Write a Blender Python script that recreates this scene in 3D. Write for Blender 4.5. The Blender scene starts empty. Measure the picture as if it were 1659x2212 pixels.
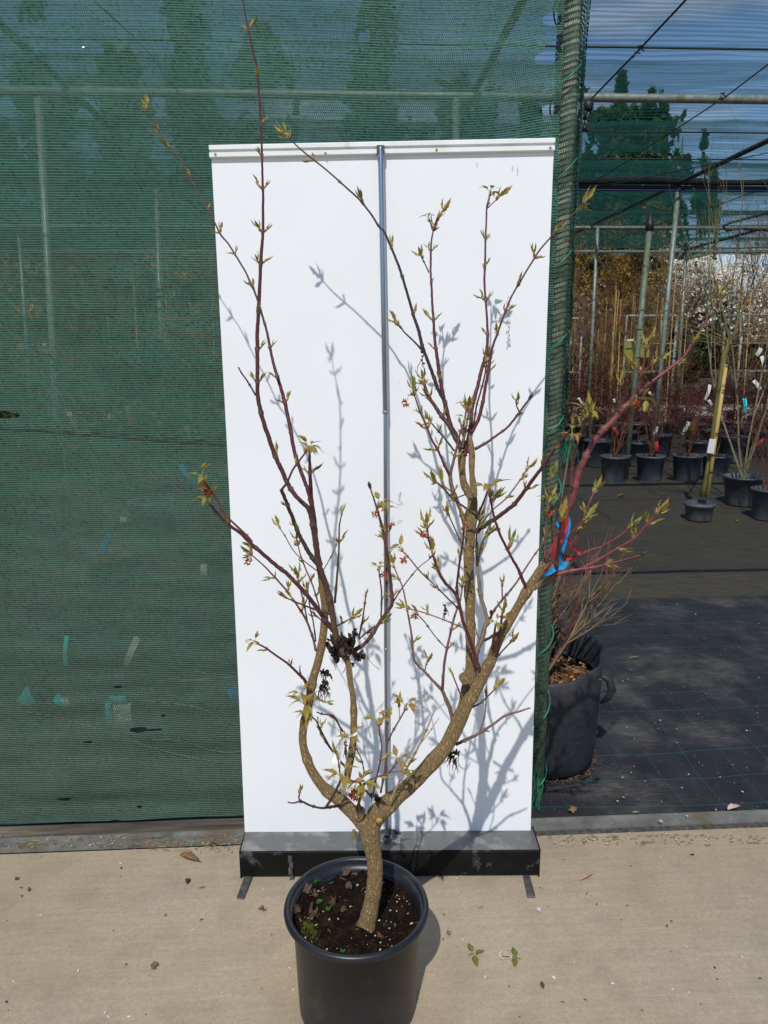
import bpy, bmesh, math, random
from mathutils import Vector, Matrix, noise as mnoise
rnd = random.Random(7)
sc = bpy.context.scene
COL = sc.collection
R_ = math.radians
# ---------------------------------------------------------------- camera
CAMZ = 1.52; PITCH = R_(12.4); YAW = R_(3.0); ROLL = R_(0.3); FPX = 1662.0
F0 = Vector((math.sin(YAW), math.cos(YAW), 0)); R0 = Vector((math.cos(YAW), -math.sin(YAW), 0)); UP = Vector((0, 0, 1))
FW = F0*math.cos(PITCH) - UP*math.sin(PITCH)
U0 = R0.cross(FW)
RT = R0*math.cos(ROLL) - U0*math.sin(ROLL); UC = U0*math.cos(ROLL) + R0*math.sin(ROLL)
CAM = Vector((0, 0, CAMZ))
cd = bpy.data.cameras.new('camera'); cam = bpy.data.objects.new('camera', cd); COL.objects.link(cam)
m = Matrix((RT, UC, -FW)).transposed().to_4x4(); m.translation = CAM; cam.matrix_world = m
cd.sensor_fit = 'HORIZONTAL'; cd.sensor_width = 36; cd.lens = 36*FPX/1659; cd.clip_start = 0.05; cd.clip_end = 500
sc.camera = cam
# ---------------------------------------------------------------- light
SUNDIR = (R0*0.21 + F0 - UP*1.2).normalized()          # the way the light travels
SUN_EL = math.asin(-SUNDIR.z); SUN_AZ = math.atan2(-SUNDIR.x, -SUNDIR.y)
ld = bpy.data.lights.new('sun', 'SUN'); ld.energy = 3.5; ld.angle = R_(0.5); ld.color = (1, 0.965, 0.90)
lo = bpy.data.objects.new('sun', ld); COL.objects.link(lo); lo.rotation_euler = SUNDIR.to_track_quat('-Z', 'Y').to_euler()
w = bpy.data.worlds.new('World'); sc.world = w; w.use_nodes = True
nt = w.node_tree; nt.nodes.clear()
sky = nt.nodes.new('ShaderNodeTexSky'); sky.sky_type = 'NISHITA'; sky.sun_disc = False
sky.sun_elevation = SUN_EL; sky.sun_rotation = SUN_AZ; sky.air_density = 1.0; sky.dust_density = 0.4; sky.ozone_density = 2.0
bg = nt.nodes.new('ShaderNodeBackground'); bg.inputs[1].default_value = 0.10
out = nt.nodes.new('ShaderNodeOutputWorld')
tc = nt.nodes.new('ShaderNodeTexCoord'); mp = nt.nodes.new('ShaderNodeMapping'); mp.inputs['Scale'].default_value = (1, 1, 2.6)
nz = nt.nodes.new('ShaderNodeTexNoise'); nz.inputs['Scale'].default_value = 2.6; nz.inputs['Detail'].default_value = 7
cr = nt.nodes.new('ShaderNodeValToRGB'); cr.color_ramp.elements[0].position = 0.50; cr.color_ramp.elements[1].position = 0.78
mx = nt.nodes.new('ShaderNodeMixRGB'); mx.inputs[2].default_value = (6.5, 6.8, 7.2, 1)
nt.links.new(tc.outputs['Generated'], mp.inputs[0]); nt.links.new(mp.outputs[0], nz.inputs[0]); nt.links.new(nz.outputs[0], cr.inputs[0])
nt.links.new(cr.outputs[0], mx.inputs[0]); tint = nt.nodes.new('ShaderNodeMixRGB'); tint.blend_type = 'MULTIPLY'; tint.inputs[0].default_value = 1; tint.inputs[2].default_value = (0.82, 0.95, 1.06, 1); nt.links.new(sky.outputs[0], tint.inputs[1]); nt.links.new(tint.outputs[0], mx.inputs[1]); nt.links.new(mx.outputs[0], bg.inputs[0]); nt.links.new(bg.outputs[0], out.inputs[0])
vs = sc.view_settings; vs.view_transform = 'Standard'; vs.look = 'None'; vs.gamma = 1; vs.exposure = 0.0
sc.cycles.transparent_max_bounces = 56; sc.cycles.max_bounces = 8
# ---------------------------------------------------------------- photo point -> ray -> real point at a real depth
OFF = dict(C1=(0, 0), C2=(553, 0), C3=(1106, 0), C4=(387, 719), C5=(774, 719), C6=(1106, 553), L1=(387, 1438), L2=(774, 1327),
           L3=(1106, 1217), L4=(0, 1327), L5=(0, 664), D=None)
def duv(crop, x, y):
    if crop == 'D': return x, y
    if crop == 'T': return 691.2 + x/7.5, 1520.6 + y/7.5
    if crop == 'B': return 1133.6 + x/7.5, 1078.3 + y/7.5
    o = OFF[crop]; return o[0] + x/3, o[1] + y/3
def ray(u, v): return FW + RT*((u - 829.5)/FPX) + UC*((1106 - v)/FPX)
def Wq(u, v, q): d = ray(u, v); return CAM + d*(q/d.dot(F0))
def WY(u, v, Y): d = ray(u, v); return CAM + d*(Y/d.y)
def WZ(u, v, Z): d = ray(u, v); return CAM + d*((Z - CAMZ)/d.z)
def pxm(p): return (p - CAM).dot(FW)/FPX         # metres per photo pixel at p
# ---------------------------------------------------------------- materials
def srgb(r, g, b):
    f = lambda c: ((c/255)/12.92 if c/255 <= 0.04045 else (((c/255) + 0.055)/1.055)**2.4)
    return (f(r), f(g), f(b))
def newmat(name):
    m = bpy.data.materials.new(name); m.use_nodes = True; n = m.node_tree; n.nodes.clear()
    o = n.nodes.new('ShaderNodeOutputMaterial'); p = n.nodes.new('ShaderNodeBsdfPrincipled'); n.links.new(p.outputs[0], o.inputs[0])
    return m, n, p, o
def N(n, t, **k):
    x = n.nodes.new('ShaderNode' + t)
    for a, b in k.items():
        if a.startswith('i_'):
            key = a[2:]; key = int(key) if key.isdigit() else key.replace('_', ' ')
            x.inputs[key].default_value = b
        else: setattr(x, a, b)
    return x
def texco(n, scale=(1, 1, 1), kind='Object'):
    t = N(n, 'TexCoord'); m_ = N(n, 'Mapping'); m_.inputs['Scale'].default_value = scale
    n.links.new(t.outputs[kind], m_.inputs[0]); return m_.outputs[0]
def noise_fac(n, co, scale, detail=5, lo=0.35, hi=0.65, rough=0.6):
    z = N(n, 'TexNoise', i_Scale=scale, i_Detail=detail, i_Roughness=rough); n.links.new(co, z.inputs['Vector'])
    r = N(n, 'MapRange'); r.inputs[1].default_value = lo; r.inputs[2].default_value = hi; n.links.new(z.outputs[0], r.inputs[0])
    return r.outputs[0]
def mixc(n, fac, a, b, blend='MIX'):
    x = N(n, 'MixRGB', blend_type=blend)
    for i, v in ((0, fac), (1, a), (2, b)):
        if hasattr(v, 'is_output'): n.links.new(v, x.inputs[i])
        elif i == 0: x.inputs[0].default_value = v
        else: x.inputs[i].default_value = (*v, 1)
    return x.outputs[0]
def math_(n, op, a, b=None, c=None):
    x = N(n, 'Math', operation=op)
    for i, v in enumerate((a, b, c)):
        if v is None: continue
        if hasattr(v, 'is_output'): n.links.new(v, x.inputs[i])
        else: x.inputs[i].default_value = v
    return x.outputs[0]
def bump(n, p, h, strength=0.3, dist=0.002):
    b = N(n, 'Bump'); b.inputs['Strength'].default_value = strength; b.inputs['Distance'].default_value = dist
    n.links.new(h, b.inputs['Height']); n.links.new(b.outputs[0], p.inputs['Normal'])
def simple(name, c1, c2=None, scale=20, rough=0.6, metal=0, bmp=0, scl=(1, 1, 1), lo=0.35, hi=0.65, bd=0.002, c3=None, s3=3, spec=None, lo3=0.5, hi3=0.7):
    m, n, p, o = newmat(name); co = texco(n, scl)
    p.inputs['Roughness'].default_value = rough; p.inputs['Metallic'].default_value = metal
    if spec is not None: p.inputs['Specular IOR Level'].default_value = spec
    if c2 is None: c2 = tuple(c*0.75 for c in c1)
    f = noise_fac(n, co, scale, 6, lo, hi); c = mixc(n, f, c1, c2)
    if c3 is not None: c = mixc(n, noise_fac(n, co, s3, 6, lo3, hi3), c, c3)
    n.links.new(c, p.inputs['Base Color'])
    if bmp: bump(n, p, f, bmp, bd)
    return m
def attrmat(name, rough=0.5, trans=0.0, nscale=60, spec=0.4, bmp=0):
    """colour comes from the thing's own vertex colours (bark age, leaf colour), broken up by noise"""
    m, n, p, o = newmat(name); a = N(n, 'VertexColor', layer_name='Col'); co = texco(n)
    f = noise_fac(n, co, nscale, 5); c = mixc(n, math_(n, 'MULTIPLY', f, 0.5), a.outputs[0], mixc(n, 1.0, a.outputs[0], (0.55, 0.5, 0.5), 'MULTIPLY'))
    n.links.new(c, p.inputs['Base Color']); p.inputs['Roughness'].default_value = rough; p.inputs['Specular IOR Level'].default_value = spec
    if bmp: bump(n, p, f, bmp, 0.001)
    if trans:
        t = N(n, 'BsdfTranslucent'); n.links.new(c, t.inputs[0]); mxs = N(n, 'MixShader'); mxs.inputs[0].default_value = trans
        n.links.new(p.outputs[0], mxs.inputs[1]); n.links.new(t.outputs[0], mxs.inputs[2]); n.links.new(mxs.outputs[0], o.inputs[0])
    return m
M = {}
M['bark_c'] = attrmat('young_bark', 0.45, 0, 160, 0.45, 0.4)
M['leaf'] = attrmat('young_leaf', 0.5, 0.3, 120, 0.35)
M['twig'] = attrmat('twig_bark', 0.7, 0, 30, 0.2)
M['fol'] = attrmat('foliage', 0.65, 0.25, 15, 0.2)
# trunk bark: tan with fine vertical furrows
def bark_trunk():
    m, n, p, o = newmat('trunk_bark'); co = texco(n, (1, 1, 0.22)); co1 = texco(n)
    f = math_(n, 'ADD', math_(n, 'MULTIPLY', noise_fac(n, co, 330, 4, 0.3, 0.7), .6), math_(n, 'MULTIPLY', noise_fac(n, co1, 420, 3, 0.3, 0.7), .4)); fr_ = N(n, 'MapRange'); fr_.inputs[1].default_value = .32; fr_.inputs[2].default_value = .68; n.links.new(f, fr_.inputs[0]); f = fr_.outputs[0]
    f2 = noise_fac(n, co1, 14, 5, 0.35, 0.7); f3 = noise_fac(n, co1, 60, 4, 0.58, 0.7)
    c = mixc(n, f, srgb(140, 113, 76), srgb(184, 156, 112)); c = mixc(n, math_(n, 'MULTIPLY', f2, 0.55), c, srgb(140, 120, 86)); c = mixc(n, math_(n, 'MULTIPLY', f3, 0.3), c, srgb(96, 70, 45))
    n.links.new(c, p.inputs['Base Color']); p.inputs['Roughness'].default_value = 0.75; p.inputs['Specular IOR Level'].default_value = 0.25
    bump(n, p, f, 1.0, 0.004); return m
M['trunk'] = bark_trunk()
M['pot'] = simple('black_plastic', srgb(30, 33, 40), srgb(21, 23, 29), 9, 0.40, 0, 0.2, c3=srgb(78, 77, 76), s3=11, spec=0.45, lo3=0.56, hi3=0.85)
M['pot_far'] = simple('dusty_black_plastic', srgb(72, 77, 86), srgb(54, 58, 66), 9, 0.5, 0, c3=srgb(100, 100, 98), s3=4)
M['soil'] = simple('peat_soil', srgb(52, 38, 30), srgb(24, 17, 13), 130, 0.95, 0, 1.0, bd=0.012, c3=srgb(70, 52, 38), s3=30, spec=0.1)
M['barkmulch'] = simple('bark_mulch', srgb(150, 104, 66), srgb(70, 42, 24), 60, 0.9, 0, 1.0, scl=(1, 1.6, 1), bd=0.01, spec=0.1)
M['perlite'] = simple('perlite', srgb(205, 200, 188), srgb(160, 154, 142), 40, 0.7)
M['deadleaf'] = attrmat('dead_leaf', 0.8, 0.15, 90, 0.2)
M['banner'] = simple('banner_film', (0.80, 0.815, 0.84), (0.785, 0.80, 0.825), 3, 0.42, 0, 0.03, bd=0.004, c3=(0.66, 0.65, 0.62), s3=42, spec=0.35, lo3=0.72, hi3=0.80)
M['rail'] = simple('white_rail_paint', (0.82, 0.83, 0.82), (0.74, 0.74, 0.72), 12, 0.35, 0, c3=(0.55, 0.53, 0.48), s3=16, lo3=0.66, hi3=0.8)
M['chrome'] = simple('polished_aluminium', (0.40, 0.44, 0.50), (0.30, 0.33, 0.38), 40, 0.27, 1.0, scl=(1, 1, 0.05))
M['base_front'] = simple('black_painted_steel', (0.006, 0.006, 0.006), (0.010, 0.010, 0.010), 20, 0.5, 0, 0.1, c3=(0.16, 0.155, 0.15), s3=15, lo3=0.58, hi3=0.78, spec=0.12)
M['base_top'] = simple('dusty_painted_steel', (0.09, 0.095, 0.10), (0.13, 0.13, 0.13), 7, 0.45, 0, 0.1, c3=(0.30, 0.29, 0.265), s3=12, lo3=0.52, hi3=0.72)
M['rubber'] = simple('scuffed_rubber', (0.03, 0.03, 0.032), (0.10, 0.095, 0.088), 70, 0.6, 0, 0.3)
M['galv'] = simple('galvanised_pipe', srgb(150, 160, 150), srgb(112, 122, 112), 25, 0.5, 0.35, 0, c3=srgb(110, 96, 70), s3=8, lo3=0.6, hi3=0.75)
M['galv_green'] = simple('mossy_pipe', srgb(120, 135, 112), srgb(95, 108, 92), 25, 0.6, 0.1, 0, c3=srgb(90, 80, 60), s3=6, lo3=0.58, hi3=0.72)
M['darkpipe'] = simple('dark_pipe', srgb(48, 56, 56), srgb(34, 40, 40), 25, 0.5, 0.1)
M['blacknet'] = simple('rolled_dark_net', srgb(20, 30, 32), srgb(12, 16, 18), 40, 0.8, 0, 0.6, bd=0.02)
M['strip'] = simple('zinc_strip', srgb(142, 142, 138), srgb(112, 112, 108), 14, 0.5, 0.4, 0.1, c3=srgb(120, 108, 90), s3=9)
M['wood'] = simple('weathered_timber', srgb(104, 94, 82), srgb(52, 46, 40), 22, 0.9, 0, 0.6, scl=(0.12, 1, 1), c3=srgb(128, 120, 108), s3=16)
M['cord'] = simple('green_cord', (0.01, 0.22, 0.12), (0.01, 0.16, 0.09), 30, 0.4)
M['black'] = simple('black_nylon', (0.012, 0.012, 0.012), (0.02, 0.02, 0.02), 30, 0.5)
M['bag'] = simple('black_fabric_bag', srgb(36, 38, 47), srgb(24, 26, 33), 40, 0.65, 0, 0.3, c3=srgb(58, 58, 62), s3=7, spec=0.5, bd=0.003)
M['white'] = simple('white_tag_film', (0.74, 0.73, 0.70), (0.66, 0.66, 0.64), 8, 0.45)
M['ink'] = simple('black_ink', (0.03, 0.03, 0.03), (0.03, 0.03, 0.03), 8, 0.6)
M['red'] = simple('red_ribbon', (0.50, 0.025, 0.03), (0.36, 0.02, 0.03), 18, 0.3, spec=0.6)
M['blue'] = simple('blue_ribbon', (0.02, 0.30, 0.62), (0.015, 0.22, 0.55), 18, 0.25, spec=0.6)
M['teal'] = simple('teal_tag', (0.03, 0.85, 0.80), (0.03, 0.75, 0.70), 18, 0.5)
M['orange'] = simple('orange_tag', (0.6, 0.12, 0.04), (0.5, 0.1, 0.04), 18, 0.5)
M['yellow'] = simple('yellow_sign', (0.30, 0.27, 0.05), (0.26, 0.23, 0.05), 18, 0.5)
M['bamboo'] = simple('bamboo_cane', srgb(214, 182, 118), srgb(176, 142, 82), 12, 0.6, scl=(1, 1, 0.2))
M['olive'] = simple('olive_stem', srgb(122, 122, 58), srgb(92, 88, 44), 20, 0.6, scl=(1, 1, 0.3))
def mat_concrete(name, a, b, c, warm):
    m, n, p, o = newmat(name); co = texco(n); cs = texco(n, (0.35, 4, 1))
    f1 = noise_fac(n, co, 260, 3, 0.3, 0.7); f2 = noise_fac(n, cs, 12, 7, 0.35, 0.65); f3 = noise_fac(n, co, 1.1, 6, 0.35, 0.65); f4 = noise_fac(n, co, 9, 8, 0.45, 0.7); f5 = noise_fac(n, co, 75, 5, 0.35, 0.7)
    col = mixc(n, f1, a, b); col = mixc(n, math_(n, 'MULTIPLY', f2, 0.22), col, c); col = mixc(n, math_(n, 'MULTIPLY', f3, 0.6), col, warm); col = mixc(n, math_(n, 'MULTIPLY', f4, 0.35), col, c); col = mixc(n, math_(n, 'MULTIPLY', f5, 0.35), col, c)
    n.links.new(col, p.inputs['Base Color']); p.inputs['Roughness'].default_value = 0.9; p.inputs['Specular IOR Level'].default_value = 0.2
    h = math_(n, 'ADD', math_(n, 'MULTIPLY', f1, 0.4), f2); bump(n, p, h, 0.35, 0.0015); return m
M['concrete'] = mat_concrete('brushed_concrete', srgb(192, 177, 155), srgb(158, 144, 125), srgb(126, 116, 101), srgb(162, 141, 113))
M['path'] = mat_concrete('pale_concrete', srgb(185, 180, 168), srgb(165, 160, 150), srgb(140, 135, 125), srgb(160, 150, 135))
M['earth'] = simple('bare_earth', srgb(92, 80, 62), srgb(60, 58, 36), 2, 0.95, 0, 0.3, bd=0.05, c3=srgb(70, 80, 40), s3=0.6)
def mat_fabric():
    m, n, p, o = newmat('woven_ground_fabric'); t = N(n, 'TexCoord'); wz = N(n, 'TexNoise', i_Scale=1.3, i_Detail=2.0); n.links.new(t.outputs['Object'], wz.inputs['Vector'])
    sep = N(n, 'SeparateXYZ'); n.links.new(t.outputs['Object'], sep.inputs[0])
    wv = math_(n, 'MULTIPLY', math_(n, 'SUBTRACT', wz.outputs[0], 0.5), 0.10)
    def lines(co, pitch, wdt, ph):
        x = math_(n, 'ADD', math_(n, 'ADD', co, wv), ph); x = math_(n, 'FRACT', math_(n, 'DIVIDE', x, pitch)); x = math_(n, 'ABSOLUTE', math_(n, 'SUBTRACT', x, 0.5))
        return math_(n, 'LESS_THAN', x, wdt/pitch/2)
    near = math_(n, 'LESS_THAN', sep.outputs[1], 4.35)
    l1 = math_(n, 'MULTIPLY', lines(sep.outputs[0], 0.1365, 0.0024, 10), 0.6); l2 = lines(sep.outputs[1], 0.165, 0.0026, 10.05)
    g = math_(n, 'MULTIPLY', math_(n, 'MAXIMUM', l1, l2), math_(n, 'ADD', math_(n, 'MULTIPLY', near, 0.62), 0.06))
    co = t.outputs['Object']
    f = noise_fac(n, co, 7, 7, 0.35, 0.7); c = mixc(n, f, srgb(46, 47, 52), srgb(30, 31, 37)); st = texco(n, (1.2, 9, 1))
    d = noise_fac(n, co, 2.3, 8, 0.50, 0.78); d2 = noise_fac(n, st, 14, 6, 0.4, 0.75)
    c = mixc(n, math_(n, 'MULTIPLY', math_(n, 'ADD', math_(n, 'MULTIPLY', d, d2), math_(n, 'MULTIPLY', d, .25)), 0.9), c, srgb(128, 122, 112))
    sp = noise_fac(n, co, 95, 2, 0.70, 0.74); c = mixc(n, math_(n, 'MULTIPLY', sp, 0.6), c, srgb(150, 140, 120))
    # dusty older sheet further in
    mr = N(n, 'MapRange'); mr.inputs[1].default_value = 4.28; mr.inputs[2].default_value = 4.34; n.links.new(math_(n, 'ADD', sep.outputs[1], math_(n, 'MULTIPLY', wv, 0.5)), mr.inputs[0])
    old = mixc(n, noise_fac(n, st, 6, 7, 0.3, 0.7), srgb(78, 72, 61), srgb(44, 43, 41)); old = mixc(n, noise_fac(n, co, 1.2, 4, 0.55, 0.7), old, srgb(70, 70, 46))
    c = mixc(n, mr.outputs[0], c, old)
    c = mixc(n, g, c, (0.012, 0.13, 0.11)); n.links.new(c, p.inputs['Base Color']); p.inputs['Roughness'].default_value = 0.7; p.inputs['Specular IOR Level'].default_value = 0.3
    bump(n, p, f, 0.3, 0.01); return m
M['fabric'] = mat_fabric()
def mat_net(name, px, pz, cov, tape, thread, holes=(), fine=False, dens=None, trans=0.0, scar=1.0, dust=False):
    """knitted shade net: horizontal threads every pz metres, slanted tapes every px metres; everything between is open air"""
    m, n, p, o = newmat(name); t = N(n, 'TexCoord'); u = t.outputs['UV']
    sep = N(n, 'SeparateXYZ'); n.links.new(u, sep.inputs[0]); x, z = sep.outputs[0], sep.outputs[1]
    w1 = N(n, 'TexNoise', i_Scale=4.5, i_Detail=4.0); n.links.new(u, w1.inputs['Vector'])
    w2 = N(n, 'TexNoise', i_Scale=2.2, i_Detail=5.0); m2 = N(n, 'Mapping'); m2.inputs['Location'].default_value = (7, 3, 1); m2.inputs['Scale'].default_value = (0.5, 2.5, 1); n.links.new(u, m2.inputs[0]); n.links.new(m2.outputs[0], w2.inputs['Vector'])
    zz = math_(n, 'ADD', z, math_(n, 'MULTIPLY', w2.outputs[0], 0.022)); xx = math_(n, 'ADD', x, math_(n, 'MULTIPLY', w1.outputs[0], 0.02))
    rowf = math_(n, 'FRACT', math_(n, 'DIVIDE', zz, pz)); row = math_(n, 'FLOOR', math_(n, 'DIVIDE', zz, pz))
    wn = N(n, 'TexWhiteNoise', noise_dimensions='1D'); n.links.new(row, wn.inputs['W'])
    thr = math_(n, 'LESS_THAN', rowf, 0.24)
    sl = math_(n, 'ADD', math_(n, 'DIVIDE', xx, px), math_(n, 'ADD', math_(n, 'MULTIPLY', rowf, 0.7), wn.outputs['Value']))
    vf = math_(n, 'FRACT', sl)
    varn = N(n, 'TexNoise', i_Scale=9.0, i_Detail=6.0); m3 = N(n, 'Mapping'); m3.inputs['Scale'].default_value = (1, 3, 1); n.links.new(u, m3.inputs[0]); n.links.new(m3.outputs[0], varn.inputs['Vector'])
    cv = math_(n, 'ADD', cov, math_(n, 'MULTIPLY', math_(n, 'SUBTRACT', varn.outputs[0], 0.5), 0.7*scar))
    if dens is not None: cv = math_(n, 'ADD', cv, dens(n, x, z))
    tp = math_(n, 'LESS_THAN', vf, cv)
    a = cv if fine else math_(n, 'MAXIMUM', thr, tp)
    for (hx, hz, hw, hh) in holes:
        dx = math_(n, 'DIVIDE', math_(n, 'SUBTRACT', x, hx), hw); dz = math_(n, 'DIVIDE', math_(n, 'SUBTRACT', z, hz), hh)
        d = math_(n, 'ADD', math_(n, 'MULTIPLY', dx, dx), math_(n, 'MULTIPLY', dz, dz))
        edge = N(n, 'TexNoise', i_Scale=0.35/max(hh, .004) if hh < .02 else 34.0, i_Detail=3.0); n.links.new(u, edge.inputs['Vector'])
        d = math_(n, 'ADD', d, math_(n, 'MULTIPLY', math_(n, 'SUBTRACT', edge.outputs[0], 0.5), 1.4 if hh < .02 else 10.0))
        a = math_(n, 'MULTIPLY', a, math_(n, 'GREATER_THAN', d, 1.0))
    big = noise_fac(n, u, 1.4, 5, 0.35, 0.65); c = mixc(n, big, tape, tuple(q*0.72 for q in tape))
    tw = N(n, 'TexWhiteNoise', noise_dimensions='2D'); cb = N(n, 'CombineXYZ'); n.links.new(math_(n, 'FLOOR', sl), cb.inputs[0]); n.links.new(row, cb.inputs[1]); n.links.new(cb.outputs[0], tw.inputs['Vector'])
    c = mixc(n, math_(n, 'MULTIPLY', tw.outputs['Value'], 0.85), c, tuple(q*0.22 for q in tape))
    if not fine: c = mixc(n, thr, c, thread)
    if dust:
        dm = N(n, 'MapRange'); dm.inputs[1].default_value = 1.7; dm.inputs[2].default_value = 0.25; dm.inputs[3].default_value = 0.0; dm.inputs[4].default_value = 0.5; n.links.new(math_(n, 'ADD', z, math_(n, 'MULTIPLY', big, 0.35)), dm.inputs[0])
        c = mixc(n, dm.outputs[0], c, mixc(n, thr, (.085, .105, .075), (.26, .29, .23)))
    n.links.new(c, p.inputs['Base Color']); p.inputs['Specular IOR Level'].default_value = 0.6; n.links.new(math_(n, 'SUBTRACT', 0.5, math_(n, 'MULTIPLY', math_(n, 'GREATER_THAN', tw.outputs['Value'], 0.93), 0.38)), p.inputs['Roughness'])
    if not fine:
        gl = math_(n, 'ADD', tw.outputs['Value'], math_(n, 'MULTIPLY', vf, 1.0)); bump(n, p, gl, 0.8, 0.004)
    sh = p.outputs[0]
    if trans:
        tr = N(n, 'BsdfTranslucent'); n.links.new(c, tr.inputs[0]); ms = N(n, 'MixShader'); ms.inputs[0].default_value = trans; n.links.new(sh, ms.inputs[1]); n.links.new(tr.outputs[0], ms.inputs[2]); sh = ms.outputs[0]
    tb = N(n, 'BsdfTransparent'); ms = N(n, 'MixShader'); n.links.new(a, ms.inputs[0]); n.links.new(tb.outputs[0], ms.inputs[1]); n.links.new(sh, ms.inputs[2]); n.links.new(ms.outputs[0], o.inputs[0])
    return m
# ---------------------------------------------------------------- mesh building
class MB:
    def __init__(s): s.v = []; s.f = []; s.c = []; s.uv = None; s.mi = []
    def add(s, vs, fs, col=(1, 1, 1), mi=0):
        b = len(s.v); s.v += [tuple(x) for x in vs]
        for f in fs:
            s.f.append([b + i for i in f]); s.mi.append(mi)
        if callable(col): s.c += [col(i) for i in range(len(vs))]
        else: s.c += [col]*len(vs)
    def box(s, lo, hi, col=(1, 1, 1), mat=None, mi=0):
        P = [Vector((x, y, z)) for x in (lo[0], hi[0]) for y in (lo[1], hi[1]) for z in (lo[2], hi[2])]
        if mat: P = [mat @ q for q in P]
        s.add(P, [(0, 1, 3, 2), (4, 6, 7, 5), (0, 4, 5, 1), (2, 3, 7, 6), (0, 2, 6, 4), (1, 5, 7, 3)], col, mi)
    def tube(s, pts, rad, sides=8, col=(1, 1, 1), cap=True, mi=0, tip=False):
        n = len(pts)
        if n < 2: return
        T = [(pts[min(i + 1, n - 1)] - pts[max(i - 1, 0)]).normalized() for i in range(n)]
        a = T[0].orthogonal().normalized(); vs = []; cs = []
        for i in range(n):
            a = (a - T[i]*a.dot(T[i])); a = a.normalized() if a.length > 1e-6 else T[i].orthogonal().normalized()
            b = T[i].cross(a); r = rad[i] if hasattr(rad, '__len__') else rad
            for k in range(sides):
                th = 2*math.pi*k/sides; vs.append(pts[i] + a*(math.cos(th)*r) + b*(math.sin(th)*r)); cs.append(col[i] if isinstance(col, list) else col)
        fs = [(i*sides + k, i*sides + (k + 1) % sides, (i + 1)*sides + (k + 1) % sides, (i + 1)*sides + k) for i in range(n - 1) for k in range(sides)]
        if cap: fs.append(tuple(range(sides))[::-1]); fs.append(tuple((n - 1)*sides + k for k in range(sides)))
        s.add(vs, fs, (lambda i: cs[i]), mi)
    def build(s, name, mat, parent=None, smooth=False, loc=None):
        me = bpy.data.meshes.new(name); v = s.v
        if loc is not None: v = [(a[0] - loc[0], a[1] - loc[1], a[2] - loc[2]) for a in v]
        me.from_pydata(v, [], s.f)
        for q in (mat if isinstance(mat, list) else [mat]): me.materials.append(q)
        if any(s.mi): me.polygons.foreach_set('material_index', s.mi)
        ca = me.color_attributes.new('Col', 'FLOAT_COLOR', 'POINT'); ca.data.foreach_set('color', [x for c in s.c for x in (*c[:3], 1.0)])
        if s.uv:
            ul = me.uv_layers.new(name='UVMap'); ul.data.foreach_set('uv', [x for l in me.loops for x in s.uv[l.vertex_index]])
        if smooth: me.polygons.foreach_set('use_smooth', [True]*len(me.polygons))
        me.update(); o = bpy.data.objects.new(name, me); COL.objects.link(o)
        if parent is not None:
            o.parent = parent
            if loc is None: o.matrix_parent_inverse = Matrix.Translation(-Vector(parent.location))
        elif loc is not None: o.location = loc
        return o
def tag(o, label=None, cat=None, group=None, kind=None):
    if label: o['label'] = label
    if cat: o['category'] = cat
    if group: o['group'] = group
    if kind: o['kind'] = kind
    return o
def empty(name, loc, label, cat, group=None):
    o = bpy.data.objects.new(name, None); COL.objects.link(o); o.location = loc; o.empty_display_size = 0.1
    return tag(o, label, cat, group)
def copy_tree(o, parent=None):
    c = o.copy(); COL.objects.link(c); c.parent = parent
    for ch in [x for x in bpy.data.objects if x.parent == o]: copy_tree(ch, c)
    return c
def crom(P, per=4):
    """Catmull-Rom resample of a list of (Vector, radius)"""
    out_ = []; n = len(P)
    for i in range(n - 1):
        p0, p1, p2, p3 = P[max(i - 1, 0)], P[i], P[i + 1], P[min(i + 2, n - 1)]
        for k in range(per):
            t = k/per; t2 = t*t; t3 = t2*t
            f = lambda a, b, c, d: 0.5*((2*b) + (c - a)*t + (2*a - 5*b + 4*c - d)*t2 + (3*b - a - 3*c + d)*t3)
            out_.append((f(p0[0], p1[0], p2[0], p3[0]), p1[1] + (p2[1] - p1[1])*t))
    out_.append(P[-1]); return out_
def lathe(mb, prof, center, sides=48, col=(1, 1, 1), mi=0, wob=0):
    vs = []; n = len(prof)
    for i, (r, z) in enumerate(prof):
        for k in range(sides):
            a = 2*math.pi*k/sides; rr = r*(1 + (wob*mnoise.noise(Vector((math.cos(a)*1.7, math.sin(a)*1.7, z*5))) if wob else 0))
            vs.append(Vector((center[0] + rr*math.cos(a), center[1] + rr*math.sin(a), center[2] + z)))
    fs = [(i*sides + k, i*sides + (k + 1) % sides, (i + 1)*sides + (k + 1) % sides, (i + 1)*sides + k) for i in range(n - 1) for k in range(sides)]
    mb.add(vs, fs, col, mi)
def disc(mb, c, r, z, rings=14, sides=40, amp=0.006, fr=14, dome=0.0, seed=0):
    vs = [Vector((c[0], c[1], z + dome))]
    for i in range(1, rings + 1):
        for k in range(sides):
            a = 2*math.pi*k/sides; rr = r*i/rings; x = c[0] + rr*math.cos(a); y = c[1] + rr*math.sin(a)
            h = amp*mnoise.fractal(Vector((x*fr, y*fr, seed)), 1, 2, 4) + dome*(1 - (i/rings)**2)
            vs.append(Vector((x, y, z + h)))
    fs = [(0, 1 + k, 1 + (k + 1) % sides) for k in range(sides)]
    fs += [(1 + (i - 1)*sides + k, 1 + i*sides + k, 1 + i*sides + (k + 1) % sides, 1 + (i - 1)*sides + (k + 1) % sides) for i in range(1, rings) for k in range(sides)]
    mb.add(vs, fs)
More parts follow.
